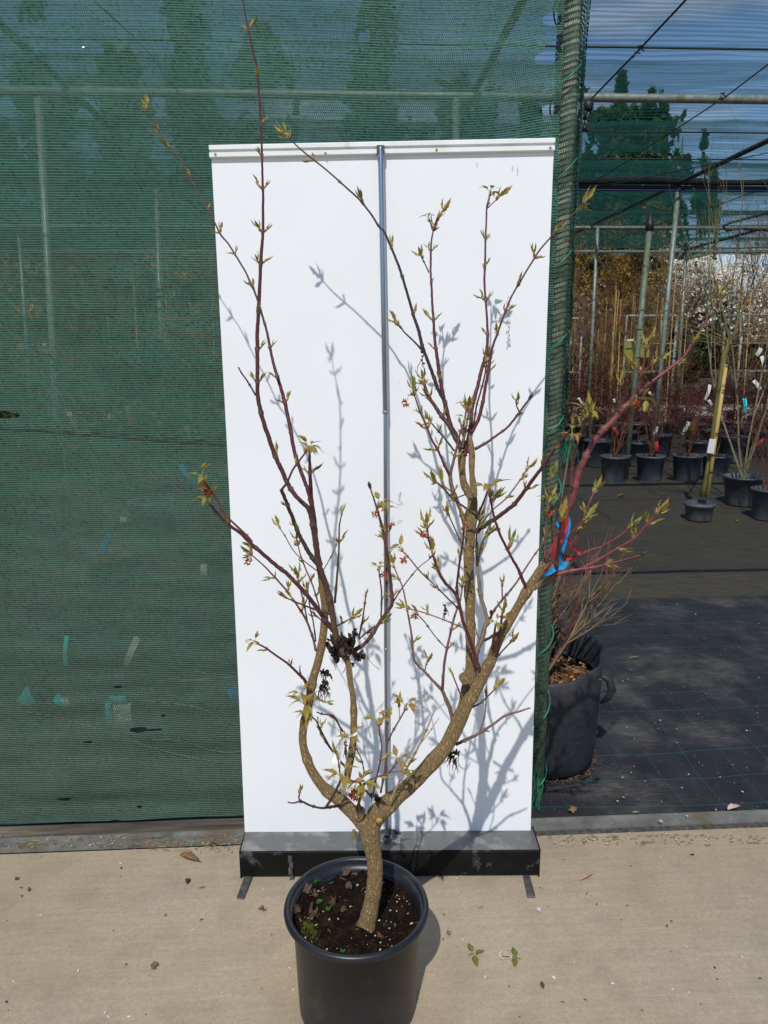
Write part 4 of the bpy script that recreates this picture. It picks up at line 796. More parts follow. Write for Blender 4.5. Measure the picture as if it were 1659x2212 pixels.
Bh(['L1', (1090, 700, 9), (1085, 600, 7), (1075, 520, 6), (1050, 455, 6), (1045, 400, 5)], 1.57, 1.6, 'b', 'b', 'n', dens=.1)
Bh(['L1', (845, 255, 8), (815, 215, 8), (805, 200, 7)], 1.54, 1.52, 'm', 'm', 'o', dens=0, ts=1.1)
Bh(['L1', (845, 290, 6), (830, 275, 6)], 1.52, 1.51, 'm', 'm', 'o', dens=0, ts=1.5)
# right limb side shoots
Bh(['L2', (205, 1218, 12), (262, 1090, 10), (330, 970, 13), (388, 860, 12), (440, 752, 10), (470, 680, 8), (493, 625, 6)], 1.47, 1.44, 'y', 'y', 'n', 'n')
Bh(['L2', (395, 850, 7), (440, 790, 6), (480, 735, 6), (524, 670, 4)], 1.45, 1.46, 'y', 'y', 'n', 'n')
Bh(['L2', (632, 845, 18), (700, 812, 18), (785, 770, 17), (870, 715, 14), (952, 657, 14), (1040, 630, 12), (1115, 606, 8)], 1.54, 1.58, 'm', 'l', 'n', dens=.1)
Bh(['L2', (785, 768, 8), (820, 650, 8), (828, 540, 7)], 1.56, 1.57, 'l', 'l', 'b', dens=.1)
Bh(['L2', (728, 605, 14), (790, 576, 11), (850, 520, 9), (880, 490, 8)], 1.54, 1.55, 'm', 'm', 'l', dens=.3, ts=1.1)
Bh(['L2', (672, 552, 8), (650, 490, 8), (615, 402, 8)], 1.54, 1.54, 'c', 'r', 'b', dens=.2)
Bh(['L2', (618, 700, 26), (592, 610, 22), (565, 545, 21), (540, 490, 20), (485, 432, 15), (430, 372, 14), (362, 292, 14), (345, 130, 12), (322, 0, 10), 'C5', (318, 1800, 10), (290, 1660, 9), (262, 1590, 8), (235, 1525, 7)], 1.53, 1.60, 'b', 'l', 'l', dens=.3)
Bh(['L2', (545, 485, 20), (550, 400, 15), (560, 300, 15), (575, 220, 14), (602, 100, 14), (628, 0, 13), 'C5', (655, 1750, 11), (668, 1690, 10), (672, 1650, 8)], 1.54, 1.60, 'r', 'l', 'l', dens=.35)
Bh(['L2', (568, 220, 7), (500, 145, 7), (430, 50, 7), 'C5', (390, 1832, 7)], 1.56, 1.52, 'g', 'k', 'b', dens=.1, ts=1.1)
Bh(['L2', (432, 365, 7), (438, 335, 6), (445, 315, 6)], 1.56, 1.56, 'm', 'm', 'l', dens=0, ts=.9)
Bh(['C5', (670, 1908, 9), (560, 1862, 8), (430, 1815, 8), (335, 1790, 9)], 1.53, 1.55, 'l', 'l', 'l', dens=.2, ts=1.1, fl=1)
Bh(['L2', (792, 418, 30), (788, 370, 28), (770, 318, 26), (745, 240, 22), (720, 160, 21), (692, 80, 20), 'C5', (680, 1880, 20), (660, 1790, 19), (638, 1705, 20), (592, 1650, 18), (555, 1610, 18), (512, 1530, 16), (486, 1445, 14)], 1.53, 1.50, 'r', 'r', 'l', dens=.3, ts=1.2)
Bh(['C5', (485, 1440, 14), (458, 1345, 12), (446, 1262, 11)], 1.50, 1.50, 'r', 'r', 'l', dens=.35, fl=1, ts=1.1)
Bh(['C5', (640, 1705, 16), (640, 1620, 14), (655, 1500, 13), (670, 1400, 12), (684, 1300, 11), (690, 1215, 10)], 1.51, 1.49, 'k', 'r', 'l', dens=.35, fl=1)
Bh(['C5', (690, 1415, 9), (648, 1320, 9), (590, 1190, 8)], 1.60, 1.57, 'l', 'l', 'l', dens=.1, ts=1.1)
Bh(['C5', (678, 1815, 11), (600, 1740, 10), (550, 1690, 9), (500, 1640, 9), (400, 1545, 9), (330, 1460, 8), (290, 1418, 8)], 1.54, 1.57, 'l', 'm', 'o', dens=.25, fl=1)
Bh(['L2', (735, 560, 30), (752, 400, 28), (770, 235, 32), (800, 165, 34), (822, 70, 28), 'C5', (840, 1882, 26), (825, 1810, 21), (792, 1700, 20), (780, 1600, 18), (772, 1500, 16), (785, 1440, 14)], 1.55, 1.66, 'b', 'g', 'l', dens=.3)
Bh(['C5', (770, 1510, 12), (765, 1380, 11), (770, 1290, 10), (790, 1210, 9)], 1.65, 1.63, 'm', 'm', 'l', dens=.45)
Bh(['C5', (788, 1400, 9), (810, 1345, 8), (840, 1310, 8)], 1.65, 1.62, 'l', 'l', 'l', dens=.5, ts=1.1)
Bh(['C5', (785, 1985, 10), (765, 1940, 10), (752, 1860, 9), (750, 1780, 8)], 1.6, 1.62, 'g', 'g', 'n', dens=.1)
Bh(['C5', (838, 1880, 14), (880, 1800, 14), (935, 1728, 13), (1010, 1638, 11), (1062, 1560, 10), (1120, 1470, 9), (1170, 1400, 8), (1200, 1358, 7)], 1.62, 1.60, 'b', 'l', 'l', dens=.25)
Bh(['C5', (935, 1728, 9), (932, 1680, 8), (932, 1650, 7)], 1.6, 1.59, 'l', 'c', 'b', dens=0, ts=1.2)
Bh(['C5', (865, 1850, 7), (862, 1825, 7)], 1.61, 1.60, 'c', 'c', 'd', dens=0)
Bh(['L2', (822, 168, 18), (870, 140, 15), (912, 110, 14), 'C5', (925, 1910, 14)], 1.57, 1.50, 'b', 'r', 'n', dens=.1)
Bh(['L2', (868, 225, 18), (880, 130, 14), (890, 75, 12)], 1.51, 1.48, 'r', 'r', 'o', dens=.2, ts=.8)
Bh(['L2', (890, 240, 20), (910, 140, 15), (925, 50, 14), (932, 0, 12)], 1.51, 1.48, 'r', 'r', 'l', dens=.3)
Bh(['L2', (888, 290, 10), (940, 230, 9), (990, 178, 8)], 1.53, 1.50, 'm', 'm', 'l', dens=.1, ts=1.1)
# leader crown
Bh(['C5', (668, 760, 36), (655, 730, 34), (620, 660, 31), (582, 592, 29), (540, 540, 28), (500, 480, 24), (455, 412, 21), (428, 335, 17)], 1.73, 1.76, 'm', 'm', 'l', dens=.7, ts=1.1)
Bh(['C5', (678, 750, 30), (640, 680, 29), (600, 600, 27), (572, 500, 24), (552, 420, 23), (536, 330, 22), (520, 230, 21), (510, 150, 20), (500, 80, 18), (492, 0, 17), 'C2', (1150, 2060, 15), (1143, 1980, 14), (1137, 1850, 13), (1132, 1760, 12), (1133, 1640, 12), (1137, 1560, 10), (1150, 1490, 8)], 1.745, 1.83, 'r', 'r', 'l', dens=.7, ts=1.05)
Bh(['C2', (1148, 1500, 9), (1170, 1440, 8), (1190, 1405, 7)], 1.83, 1.82, 'm', 'r', 'l', dens=.1, ts=1.2)
Bh(['C2', (1148, 1490, 9), (1138, 1462, 8), (1128, 1440, 7)], 1.83, 1.83, 'm', 'm', 'o', dens=0, ts=.8)
Bh(['C2', (1120, 1765, 8), (1100, 1720, 7), (1080, 1680, 6)], 1.82, 1.80, 'r', 'c', 'l', dens=.1)
Bh(['C5', (600, 610, 22), (560, 450, 22), (535, 400, 21), (510, 350, 20), (480, 260, 20), (448, 175, 19), (418, 95, 19), (395, 0, 19), 'C2', (1040, 2100, 18), (1018, 2035, 17), (1000, 1970, 16), (965, 1850, 15), (932, 1745, 15), (912, 1690, 14), (870, 1590, 13), (830, 1500, 12), (798, 1470, 12), (740, 1380, 11), (668, 1292, 11), (590, 1220, 10), (500, 1140, 9), (430, 1080, 9), (350, 1018, 9), (270, 950, 8), (210, 888, 7)], 1.76, 1.81, 'k', 'k', 'l', dens=.5, ts=1.1)
Bh(['C2', (205, 882, 5), (165, 835, 4), (127, 785, 2.4)], 1.81, 1.81, 'k', 'y', 'n', 'n')
Bh(['C5', (430, 130, 12), (405, 105, 11), (370, 65, 11), (302, 0, 9), 'C2', (945, 2130, 8), (925, 2110, 7)], 1.77, 1.76, 'k', 'k', 'l', dens=.2, ts=1.15)
Bh(['C5', (688, 800, 28), (700, 720, 24), (738, 640, 21), (778, 560, 21), (805, 460, 20), (820, 370, 18), (838, 270, 17), (855, 170, 15), (870, 90, 14), (905, 0, 12), 'C2', (1568, 2150, 12), (1600, 2060, 11), (1652, 1930, 10), 'C3', (35, 1855, 10), (110, 1730, 10), (180, 1620, 10), (240, 1550, 9), (310, 1465, 9), (370, 1410, 8), (415, 1370, 7), (465, 1315, 6)], 1.73, 1.79, 'r', 'r', 'l', dens=.75, ts=1.1)
Bh(['C5', (712, 780, 30), (715, 690, 28), (728, 600, 26), (735, 500, 24), (755, 410, 23), (775, 340, 21), (800, 230, 20), (820, 170, 22), (835, 80, 17), (838, 0, 16), 'C2', (1500, 2130, 14), (1495, 2040, 13), (1485, 1900, 12), (1480, 1810, 13), (1485, 1700, 12), (1487, 1570, 11), (1492, 1450, 10), (1496, 1350, 10), (1512, 1275, 8)], 1.73, 1.84, 'r', 'r', 'o', dens=.65, ts=1.1)
Bh(['C2', (1500, 1350, 7), (1530, 1320, 6), (1555, 1298, 6)], 1.84, 1.83, 'l', 'c', 'l', dens=0, ts=1.1)
Bh(['C5', (745, 620, 10), (765, 480, 10), (790, 390, 10), (820, 270, 9), (830, 190, 8)], 1.75, 1.76, 'k', 'r', 'l', dens=.5)
Bh(['C5', (755, 755, 20), (830, 712, 15), (900, 662, 14), (970, 608, 13), (1040, 520, 13), (1080, 465, 11), (1105, 432, 10)], 1.72, 1.72, 'r', 'r', 'd', dens=.5)
Bh(['C5', (1045, 515, 9), (1030, 485, 8), (1025, 465, 7)], 1.72, 1.71, 'c', 'c', 'l', dens=0)
Bh(['C5', (672, 745, 20), (690, 650, 15), (708, 560, 11), (715, 500, 9)], 1.72, 1.70, 'g', 'g', 'l', dens=.3, ts=1.2)
Bh(['C5', (700, 800, 14), (680, 640, 12), (690, 560, 11), (700, 500, 9)], 1.74, 1.77, 'k', 'r', 'o', dens=.8, ts=1.1)
Bh(['C5', (685, 1240, 24), (665, 1160, 22), (638, 1080, 25), (610, 1010, 23), (596, 930, 19), (612, 850, 17), (632, 770, 15), (660, 650, 11), (682, 590, 9)], 1.62, 1.70, 'b', 'r', 'o', dens=.6)
Bh(['C5', (596, 935, 17), (560, 860, 15), (520, 770, 13), (480, 700, 12), (455, 640, 11), (432, 580, 10), (402, 520, 9), (378, 450, 8), (362, 402, 7)], 1.66, 1.62, 'r', 'c', 'l', dens=.75, ts=1.15, fl=1)
Bh(['C5', (775, 1195, 15), (700, 1138, 12), (620, 1080, 11), (545, 1000, 11), (505, 968, 9)], 1.63, 1.58, 'k', 'm', 'l', dens=.4, ts=1.15)
Bh(['C5', (690, 1050, 9), (640, 1068, 7), (578, 1094, 7)], 1.65, 1.62, 'm', 'r', 'n', dens=.1)
Bh(['C5', (622, 765, 12), (572, 700, 10), (500, 615, 9), (465, 575, 8)], 1.73, 1.70, 'k', 'k', 'l', dens=.6, ts=.9)
Bh(['C5', (768, 1288, 38), (800, 1258, 31), (890, 1203, 27), (960, 1152, 25), (1020, 1100, 23), (1080, 1022, 21), (1140, 940, 21), (1200, 860, 19), (1260, 770, 18), (1310, 702, 17), (1370, 632, 14), (1420, 575, 12), (1450, 545, 10)], 1.645, 1.50, 'm', 'r', 'o', dens=.6, ts=1.25)
Bh(['C5', (800, 1235, 8), (868, 1150, 9), (940, 1090, 9), (1000, 1020, 9), (1058, 940, 8), (1088, 898, 7)], 1.64, 1.66, 'l', 'l', 'l', dens=.15, ts=1.1)
Bh(['C5', (762, 1200, 16), (797, 1130, 13), (825, 1060, 10), (838, 1020, 8)], 1.63, 1.60, 'k', 'k', 'n', dens=.1)
Bh(['C5', (1085, 1645, 22), (1060, 1590, 19), (1035, 1528, 17), (1000, 1470, 16), (960, 1390, 15), (920, 1310, 15), (885, 1210, 14), (866, 1130, 12), (855, 1065, 12)], 1.54, 1.50, 'r', 'r', 'o', dens=.15, ts=1.7)
# ribboned branch and the shoots round it
Bh(['C6', (205, 1985, 34), (240, 1930, 30), (285, 1830, 32), (330, 1730, 36), (352, 1670, 39), (385, 1590, 44), (402, 1530, 48), (420, 1440, 43), (450, 1360, 41), (500, 1260, 39), (560, 1160, 37), (640, 1080, 35), (720, 990, 33), (790, 915, 30), (860, 855, 25), (940, 790, 23), (1020, 730, 18), (1110, 655, 17), (1180, 550, 14), (1240, 450, 12), (1290, 350, 10), (1332, 262, 8)], 1.55, 1.52, 'c', 'c', 'l', dens=.45, ts=1.3)
Bh(['C6', (830, 870, 14), (820, 850, 17), (845, 740, 15), (860, 660, 13), (868, 600, 11)], 1.52, 1.50, 'c', 'c', 'l', dens=.5, ts=1.4)
Bh(['C6', (845, 742, 9), (835, 745, 8), (815, 730, 7)], 1.50, 1.49, 'c', 'c', 'l', dens=0, ts=1.6)
Bh(['C6', (848, 745, 9), (880, 725, 8), (905, 705, 7)], 1.50, 1.49, 'c', 'c', 'l', dens=0, ts=1.5)
Bh(['C6', (700, 985, 12), (700, 900, 10), (702, 840, 9)], 1.52, 1.50, 'c', 'c', 'l', dens=.3, ts=1.2)
Bh(['C6', (795, 915, 12), (820, 920, 10), (840, 925, 8)], 1.52, 1.50, 'c', 'c', 'o', dens=0, ts=1.3, fl=1)
Bh(['C6', (525, 1200, 13), (508, 1120, 11), (510, 1050, 9), (500, 1010, 8)], 1.53, 1.50, 'c', 'c', 'l', dens=.4, ts=1.4)
Bh(['C6', (390, 1380, 13), (405, 1290, 11), (430, 1200, 11), (460, 1100, 10), (480, 1050, 8)], 1.53, 1.49, 'l', 'c', 'l', dens=.4, ts=1.4)
Bh(['C6', (385, 1500, 18), (390, 1380, 15), (392, 1250, 14), (388, 1190, 12)], 1.53, 1.50, 'c', 'r', 'o', dens=.1, ts=1.3)
Bh(['C6', (212, 1960, 12), (218, 1800, 11), (228, 1650, 11), (235, 1600, 9)], 1.54, 1.52, 'l', 'l', 'l', dens=.25, ts=1.3)
Bh(['C6', (260, 1850, 10), (255, 1700, 11), (255, 1620, 10)], 1.54, 1.52, 'm', 'm', 'o', dens=.15, ts=1.4, fl=1)
Bh(['C6', (235, 1600, 10), (240, 1500, 9), (255, 1440, 8)], 1.53, 1.52, 'l', 'l', 'l', dens=.1, ts=1.2)
Bh(['C5', (1098, 1665, 46), (1135, 1652, 38), (1175, 1632, 36), (1240, 1590, 34), (1282, 1562, 32)], 1.55, 1.50, 't', 'm', 'n', 'n')
Bh(['C5', (1280, 1570, 26), (1290, 1440, 22), (1300, 1330, 18), (1308, 1250, 15), (1315, 1220, 13)], 1.50, 1.46, 'k', 'k', 'l', dens=.35, ts=1.3)
Bh(['C6', (290, 2062, 28), (360, 2045, 25), (440, 2030, 24), (520, 2020, 22), (610, 2000, 20), (720, 1972, 16), (830, 1940, 14)], 1.50, 1.46, 'c', 'r', 'd', dens=.5, ts=1.2)
Bh(['C6', (430, 2035, 22), (500, 2000, 20), (570, 1962, 18), (650, 1915, 17), (720, 1875, 16), (790, 1830, 15), (850, 1768, 14), (935, 1672, 12)], 1.50, 1.45, 'c', 'c', 'l', dens=.55, ts=1.4)
Bh(['C6', (370, 1975, 14), (440, 1938, 14), (510, 1905, 13), (580, 1882, 12), (680, 1825, 11), (755, 1768, 10)], 1.52, 1.48, 'c', 'c', 'l', dens=.5, ts=1.3)
Bh(['C6', (360, 1945, 13), (395, 1870, 12), (430, 1790, 12), (465, 1700, 11), (500, 1600, 10), (530, 1535, 9)], 1.52, 1.50, 'r', 'l', 'l', dens=.3, ts=1.3)
Bh(['C6', (330, 1880, 13), (380, 1800, 12), (430, 1750, 11), (462, 1720, 10)], 1.52, 1.49, 'c', 'c', 'l', dens=.4, ts=1.5)
Bh(['C6', (345, 1965, 12), (320, 1920, 12), (300, 1880, 12)], 1.51, 1.5, 'k', 'k', 'b', dens=.1)
# ---- withered leaves caught in the forks
def withered(name, spots, colr, size, strands=0):
    mb = MB()
    for (crop, x, y, q, s) in spots:
        p = Wq(*duv(crop, x, y), q); curled_leaf(mb, p, s/3*pxm(p), colr, 1.9, 5)
        if strands:
            for k in range(strands): a = p + rvec()*s/3*pxm(p)*.5; b = a + Vector((rnd.uniform(-.01, .01), 0, -rnd.uniform(.005, .035))); mb.tube([a, (a + b)/2 + rvec()*.003, b], [.0008, .0012, .0004], 4, colr[0])
    return mb.build(name, M['deadleaf'], tree)
DK = ((.075, .052, .038), (.018, .013, .011))
withered('withered_leaves', [('C4', 1085 + rnd.uniform(-85, 90), 2065 + rnd.uniform(-75, 85), 1.56 + rnd.uniform(-.02, .03), rnd.uniform(38, 74)) for i in range(20)] + [('C4', 1130, 1960, 1.55, 32), ('C4', 1150, 2120, 1.55, 40), ('C4', 1010, 2100, 1.55, 30), ('C4', 1140, 1930, 1.55, 20)], DK, 1, 1)
withered('withered_leaves', [('L1', 935 + rnd.uniform(-25, 30), 100 + rnd.uniform(-70, 60), 1.57, rnd.uniform(16, 30)) for i in range(9)], DK, 1, 4)
withered('withered_leaves', [('L2', 600 + rnd.uniform(-25, 40), 900 + rnd.uniform(-50, 60), 1.54, rnd.uniform(16, 30)) for i in range(7)], DK, 1, 3)
withered('withered_leaves', [('L1', 1270 + rnd.uniform(-40, 40), 860 + rnd.uniform(-20, 20), 1.50, rnd.uniform(16, 28)) for i in range(6)], ((.07, .05, .035), (.03, .02, .015)), 1, 1)
withered('withered_leaves', [('C5', 560, 1770 + k*18, 1.52, 16) for k in range(4)], DK, 1, 1)
withered('withered_leaves', [('C5', 415 + rnd.uniform(-8, 8), 130 + k*25, 1.75, 13) for k in range(4)], DK, 1, 1)
withered('withered_leaves', [('L1', 1080, 500 + 18*k, 1.58, 12) for k in range(5)], ((.12, .06, .03), (.05, .03, .02)), 1, 1)
# ================================================================ LABEL LOOP, RIBBONS
def strip(name, L_, R__, crop, q, mat, parent=None, qw=0.0, per=5, loc=None):
    a = crom([(Vector((x, y, q if len(L_[0]) < 3 else 0)), 0) for (x, y) in [p[:2] for p in L_]], per); b = crom([(Vector((x, y, 0)), 0) for (x, y) in [p[:2] for p in R__]], per)
    mb = MB(); n = min(len(a), len(b))
    for i in range(n):
        t = i/(n - 1); qq = q + qw*math.sin(t*7)
        for k in range(4):
            s_ = k/3; x = a[i][0].x*(1 - s_) + b[i][0].x*s_; y = a[i][0].y*(1 - s_) + b[i][0].y*s_
            mb.v.append(tuple(Wq(*duv(crop, x, y), qq + .004*math.sin(s_*3.14) + .002*math.sin(s_*5 + i*.5)))); mb.c.append((1, 1, 1))
    mb.f = [[i*4 + k, i*4 + k + 1, (i + 1)*4 + k + 1, (i + 1)*4 + k] for i in range(n - 1) for k in range(3)]; mb.mi = [0]*len(mb.f)
    return mb.build(name, mat, parent, True, loc)
lb0 = Wq(*duv('T', 300, 900), 1.50)
lab = empty('plant_label', lb0, 'curved white plastic plant label looped round the middle stem', 'plant label')
strip('label_strip', [(400, 525), (315, 600), (240, 720), (200, 860), (197, 1000), (225, 1140), (280, 1270), (330, 1380), (352, 1520)], [(440, 530), (392, 620), (358, 740), (338, 860), (340, 980), (370, 1100), (412, 1190), (470, 1310), (492, 1480)], 'T', 1.50, M['white'], lab, .01)
strip('loop', [(345, 445), (400, 478), (470, 490), (545, 478), (600, 425)], [(375, 550), (420, 530), (480, 535), (560, 520), (612, 480)], 'T', 1.535, M['white'], lab)
ta = Wq(*duv('T', 350, 660), 1.494); tb = Wq(*duv('T', 318, 850), 1.494); tc_ = Wq(*duv('T', 345, 1050), 1.494)
text_obj('lettering', "Acer japonicum 'Meigetsu'", 0.0076, M['ink'], lab, (ta + tc_)/2 - R0*.0035, (tc_ - ta), ((tc_ - ta).cross(-F0)).cross(tc_ - ta).normalized().cross((tc_ - ta).normalized())*-1 if False else (-F0).cross(tc_ - ta).normalized())
rb = empty('red_ribbon', Wq(*duv('B', 600, 600), 1.50), 'glossy red ribbon tied to the cut right limb', 'ribbon', 'ribbons tied to the right limb')
strip('ribbon_strip', [(630, 225), (600, 400), (505, 640), (445, 840), (412, 1020)], [(715, 262), (702, 440), (645, 610), (560, 770), (440, 1005)], 'B', 1.50, M['red'], rb, .006)
strip('ribbon_strip', [(490, 1040), (420, 1060), (360, 1110), (300, 1195)], [(480, 1065), (430, 1090), (370, 1140), (305, 1200)], 'B', 1.495, M['red'], rb)
strip('ribbon_loop', [(715, 640), (790, 730), (860, 810), (905, 850), (880, 905), (770, 930), (665, 950)], [(680, 665), (740, 740), (820, 830), (858, 880), (840, 918), (790, 960), (665, 1008)], 'B', 1.515, M['red'], rb, .004)
bb_ = empty('blue_ribbon', Wq(*duv('B', 640, 700), 1.51), 'glossy light blue ribbon tied beside the red one on the cut right limb', 'ribbon', 'ribbons tied to the right limb')
strip('ribbon_strip', [(712, 255), (700, 400), (650, 620), (590, 820), (535, 1015)], [(738, 255), (748, 400), (712, 610), (650, 800), (600, 1010)], 'B', 1.512, M['blue'], bb_, .005)
strip('ribbon_strip', [(735, 1000), (640, 1012), (540, 1028), (470, 1070), (390, 1140), (275, 1252)], [(690, 1070), (640, 1130), (560, 1150), (500, 1170), (420, 1220), (280, 1258)], 'B', 1.497, M['blue'], bb_, .006)
strip('ribbon_strip', [(500, 380), (530, 350), (560, 380)], [(540, 470), (550, 440), (560, 400)], 'B', 1.515, M['blue'], bb_)
strip('ribbon_loop', [(700, 600), (760, 650), (800, 700), (810, 740)], [(735, 620), (780, 680), (790, 720), (800, 745)], 'B', 1.52, M['blue'], bb_)
# ================================================================ PLANTS IN AND BEHIND THE SHADE HOUSE
def vary(c, a=.25): k = 1 + rnd.uniform(-a, a); return tuple(x*k for x in c)
def twigs(mb, p, d, L, r, lev, col, spread=.5, up=.15, kids=3, tips=None, seg=3):
    pts = [p]; q = p.copy(); dd = d.normalized()
    for i in range(seg): dd = (dd + rvec()*.13 + UP*up*.4).normalized(); q = q + dd*L/seg; pts.append(q)
    mb.tube(pts, [r*(1 - .55*i/seg) for i in range(seg + 1)], 3 if r < .004 else 5, vary(col), cap=False)
    if lev > 0:
        for k in range(kids):
            t = rnd.uniform(.25, 1); i = min(seg - 1, int(t*seg)); b = pts[i].lerp(pts[i + 1], t*seg - i)
            e_ = (dd + rvec()*spread + UP*up).normalized(); twigs(mb, b, e_, L*rnd.uniform(.45, .75), r*.6, lev - 1, col, spread, up, kids, tips, 2)
    if tips is not None: tips.append((q, dd, lev))
def quadleaf(mb, p, s, col):
    a = rvec(); b = a.orthogonal().normalized()*.6; mb.add([p - a*s, p + b*s, p + a*s, p - b*s], [(0, 1, 2, 3)], col)
def shrub_thing(kind, H, rad, label, cat, group, potr=.16, poth=.28, seed=1, name='potted_shrub', loc=(0, 0, 0), potmat=None):
    rnd.seed(seed); t = empty(name, loc, label, cat, group); o = Vector(loc)
    if potr:
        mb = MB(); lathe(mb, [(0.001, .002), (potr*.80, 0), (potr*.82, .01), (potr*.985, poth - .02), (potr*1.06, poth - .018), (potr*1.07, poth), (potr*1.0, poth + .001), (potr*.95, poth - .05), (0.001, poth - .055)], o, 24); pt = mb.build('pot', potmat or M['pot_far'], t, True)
        mb = MB(); disc(mb, o, potr*.955, poth - .04, 5, 18, .008, 20, .004, seed); mb.build('soil', M['soil'] if seed % 3 else M['barkmulch'], t, True)
    mb = MB(); fo = MB(); tips = []; b0 = o + UP*(poth - .05 if potr else 0)
    if kind == 'burgundy':
        c = (.085, .035, .03)
        twigs(mb, b0, UP, H*.3, .010, 0, (.16, .10, .07), seg=3)
        for k in range(11): twigs(mb, b0 + UP*H*rnd.uniform(.12, .32), Vector((rnd.gauss(0, rad*1.1), rnd.gauss(0, rad*1.1), rnd.uniform(.15, .6))), H*.42, .0040, 3, c, .75, .05, 3, tips)
        for q, d, l in tips:
            if rnd.random() < .75:
                for j in range(2): quadleaf(fo, q + rvec()*.02, rnd.uniform(.008, .016), vary((.10, .018, .022), .4))
    elif kind == 'whip':
        c = rnd.choice(((.26, .16, .09), (.20, .07, .045), (.24, .13, .06), (.22, .17, .09)))
        for k in range(3): twigs(mb, b0 + Vector((rnd.uniform(-.03, .03), rnd.uniform(-.03, .03), 0)), UP + rvec()*.10, H*.9, .007, 0, c, seg=6)
        for k in range(30): twigs(mb, b0 + UP*H*rnd.uniform(.12, .95) + rvec()*.02, Vector((rnd.gauss(0, rad), rnd.gauss(0, rad), rnd.uniform(.3, 1.1))), H*.24, .0044, 2, c, .55, .25, 3, tips)
        lc = rnd.choice(((.34, .21, .05), (.38, .12, .04), (.28, .17, .05), (.40, .24, .16)))
        for q, d, l in tips:
            if rnd.random() < .7: quadleaf(fo, q + rvec()*.02, rnd.uniform(.008, .017), vary(lc, .4))
        for j in range(2):
            cm = MB(); x = rnd.uniform(-.10, .10); y_ = rnd.choice((-.07, .06)); cm.tube([b0 + Vector((x, y_, -.02)), b0 + Vector((x*1.2 + rnd.uniform(-.05, .05), y_, H*rnd.uniform(.7, 1.05)))], [.009, .008], 6); cm.build('bamboo_cane', M['bamboo'], t)
    elif kind == 'pale':
        c = (.23, .21, .12)
        for k in range(6): twigs(mb, b0, Vector((rnd.uniform(-rad, rad), rnd.uniform(-rad*.5, rad*.5), 1)), H*.8, .010, 3, c, .42, .25, 3, tips, 5)
        for q, d, l in tips:
            if rnd.random() < .3: quadleaf(fo, q, .01, vary((.30, .22, .08)))
    elif kind == 'small':
        c = (.17, .075, .05)
        for k in range(7): twigs(mb, b0, Vector((rnd.uniform(-rad, rad), rnd.uniform(-rad, rad), 1)), H*.55, .0045, 3, c, .6, .15, 3, tips)
        for q, d, l in tips:
            if rnd.random() < .5: quadleaf(fo, q, .008, vary((.13, .02, .03)))
    elif kind == 'green':
        c = (.09, .07, .04)
        for k in range(9): twigs(mb, b0, Vector((rnd.uniform(-rad, rad), rnd.uniform(-rad, rad), 1)), H*.6, .006, 2, c, .6, .2, 4, tips)
        for q, d, l in tips:
            for j in range(7): quadleaf(fo, q + rvec()*.05, rnd.uniform(.014, .03), vary((.06, .10, .03), .4))
    mb.build('stems', M['twig'], t)
    if fo.v: fo.build('young_leaves', M['fol'], t)
    return t
def place_copy(src, x, y, rz, sc_=1.0, z=0.018):
    c = copy_tree(src); c.location = (x, y, z); c.rotation_euler = (0, 0, rz); c.scale = (sc_,)*3; return c
# front row of pots read from the photograph: centre u, front foot v, rim width px, kind, height
FR = [(1332, 1047, 63, 'small', .85, 'small bare shrub in a dusty black pot left of the greenish riser pipe'),
      (1411, 1046, 63, 'small', .95, 'small bare shrub in black pot between the riser pipe and galvanised post'),
      (1491, 1047, 65, 'small', .9, 'dense twiggy shrub with white label in black pot right of the posts'),
      (1553, 1043, 60, 'burgundy', 1.0, 'burgundy shrub in black pot hidden partly by the bamboo cane'),
      (1616, 1096, 84, 'pale', 2.2, 'large shrub of pale upright stems in a big black pot near the right edge'),
      (1668, 1127, 72, 'small', .8, 'black pot with bark mulch cut off by the right edge')]
protos = {}
for i, (u, v, w_, kind, H, lab_) in enumerate(FR):
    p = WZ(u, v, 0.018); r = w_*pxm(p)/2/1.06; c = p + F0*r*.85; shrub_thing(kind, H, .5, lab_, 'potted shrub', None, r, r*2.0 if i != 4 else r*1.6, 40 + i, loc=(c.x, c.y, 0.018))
# rows behind
G = 'potted shrubs standing in rows at the back of the shade house'
pB = [shrub_thing('burgundy', 1.15, .6, 'low burgundy shrub with a haze of fine twigs in the rows of black pots', 'potted shrub', G + ', burgundy', .165, .32, 60 + k) for k in range(3)]
pW = [shrub_thing('whip', 1.75 + .2*k, .45, 'tall slender twiggy sapling tied to a bamboo cane in the back rows', 'potted sapling', G + ', caned', .15, .30, 70 + k) for k in range(5)]
pG = [shrub_thing('green', 1.3, .5, 'dark green bushy shrub in a black pot standing behind the net curtain', 'potted shrub', 'green shrubs behind the net curtain', .16, .26, 80 + k) for k in range(2)]
used = {}
def put(lst, x, y, s):
    k = used.get(id(lst), 0); used[id(lst)] = k + 1; src = lst[k % len(lst)]
    if k >= len(lst): place_copy(src, x, y, rnd.random()*6.28, s)
    else: src.location = (x, y, 0.018); src.scale = (s,)*3
rnd.seed(5)
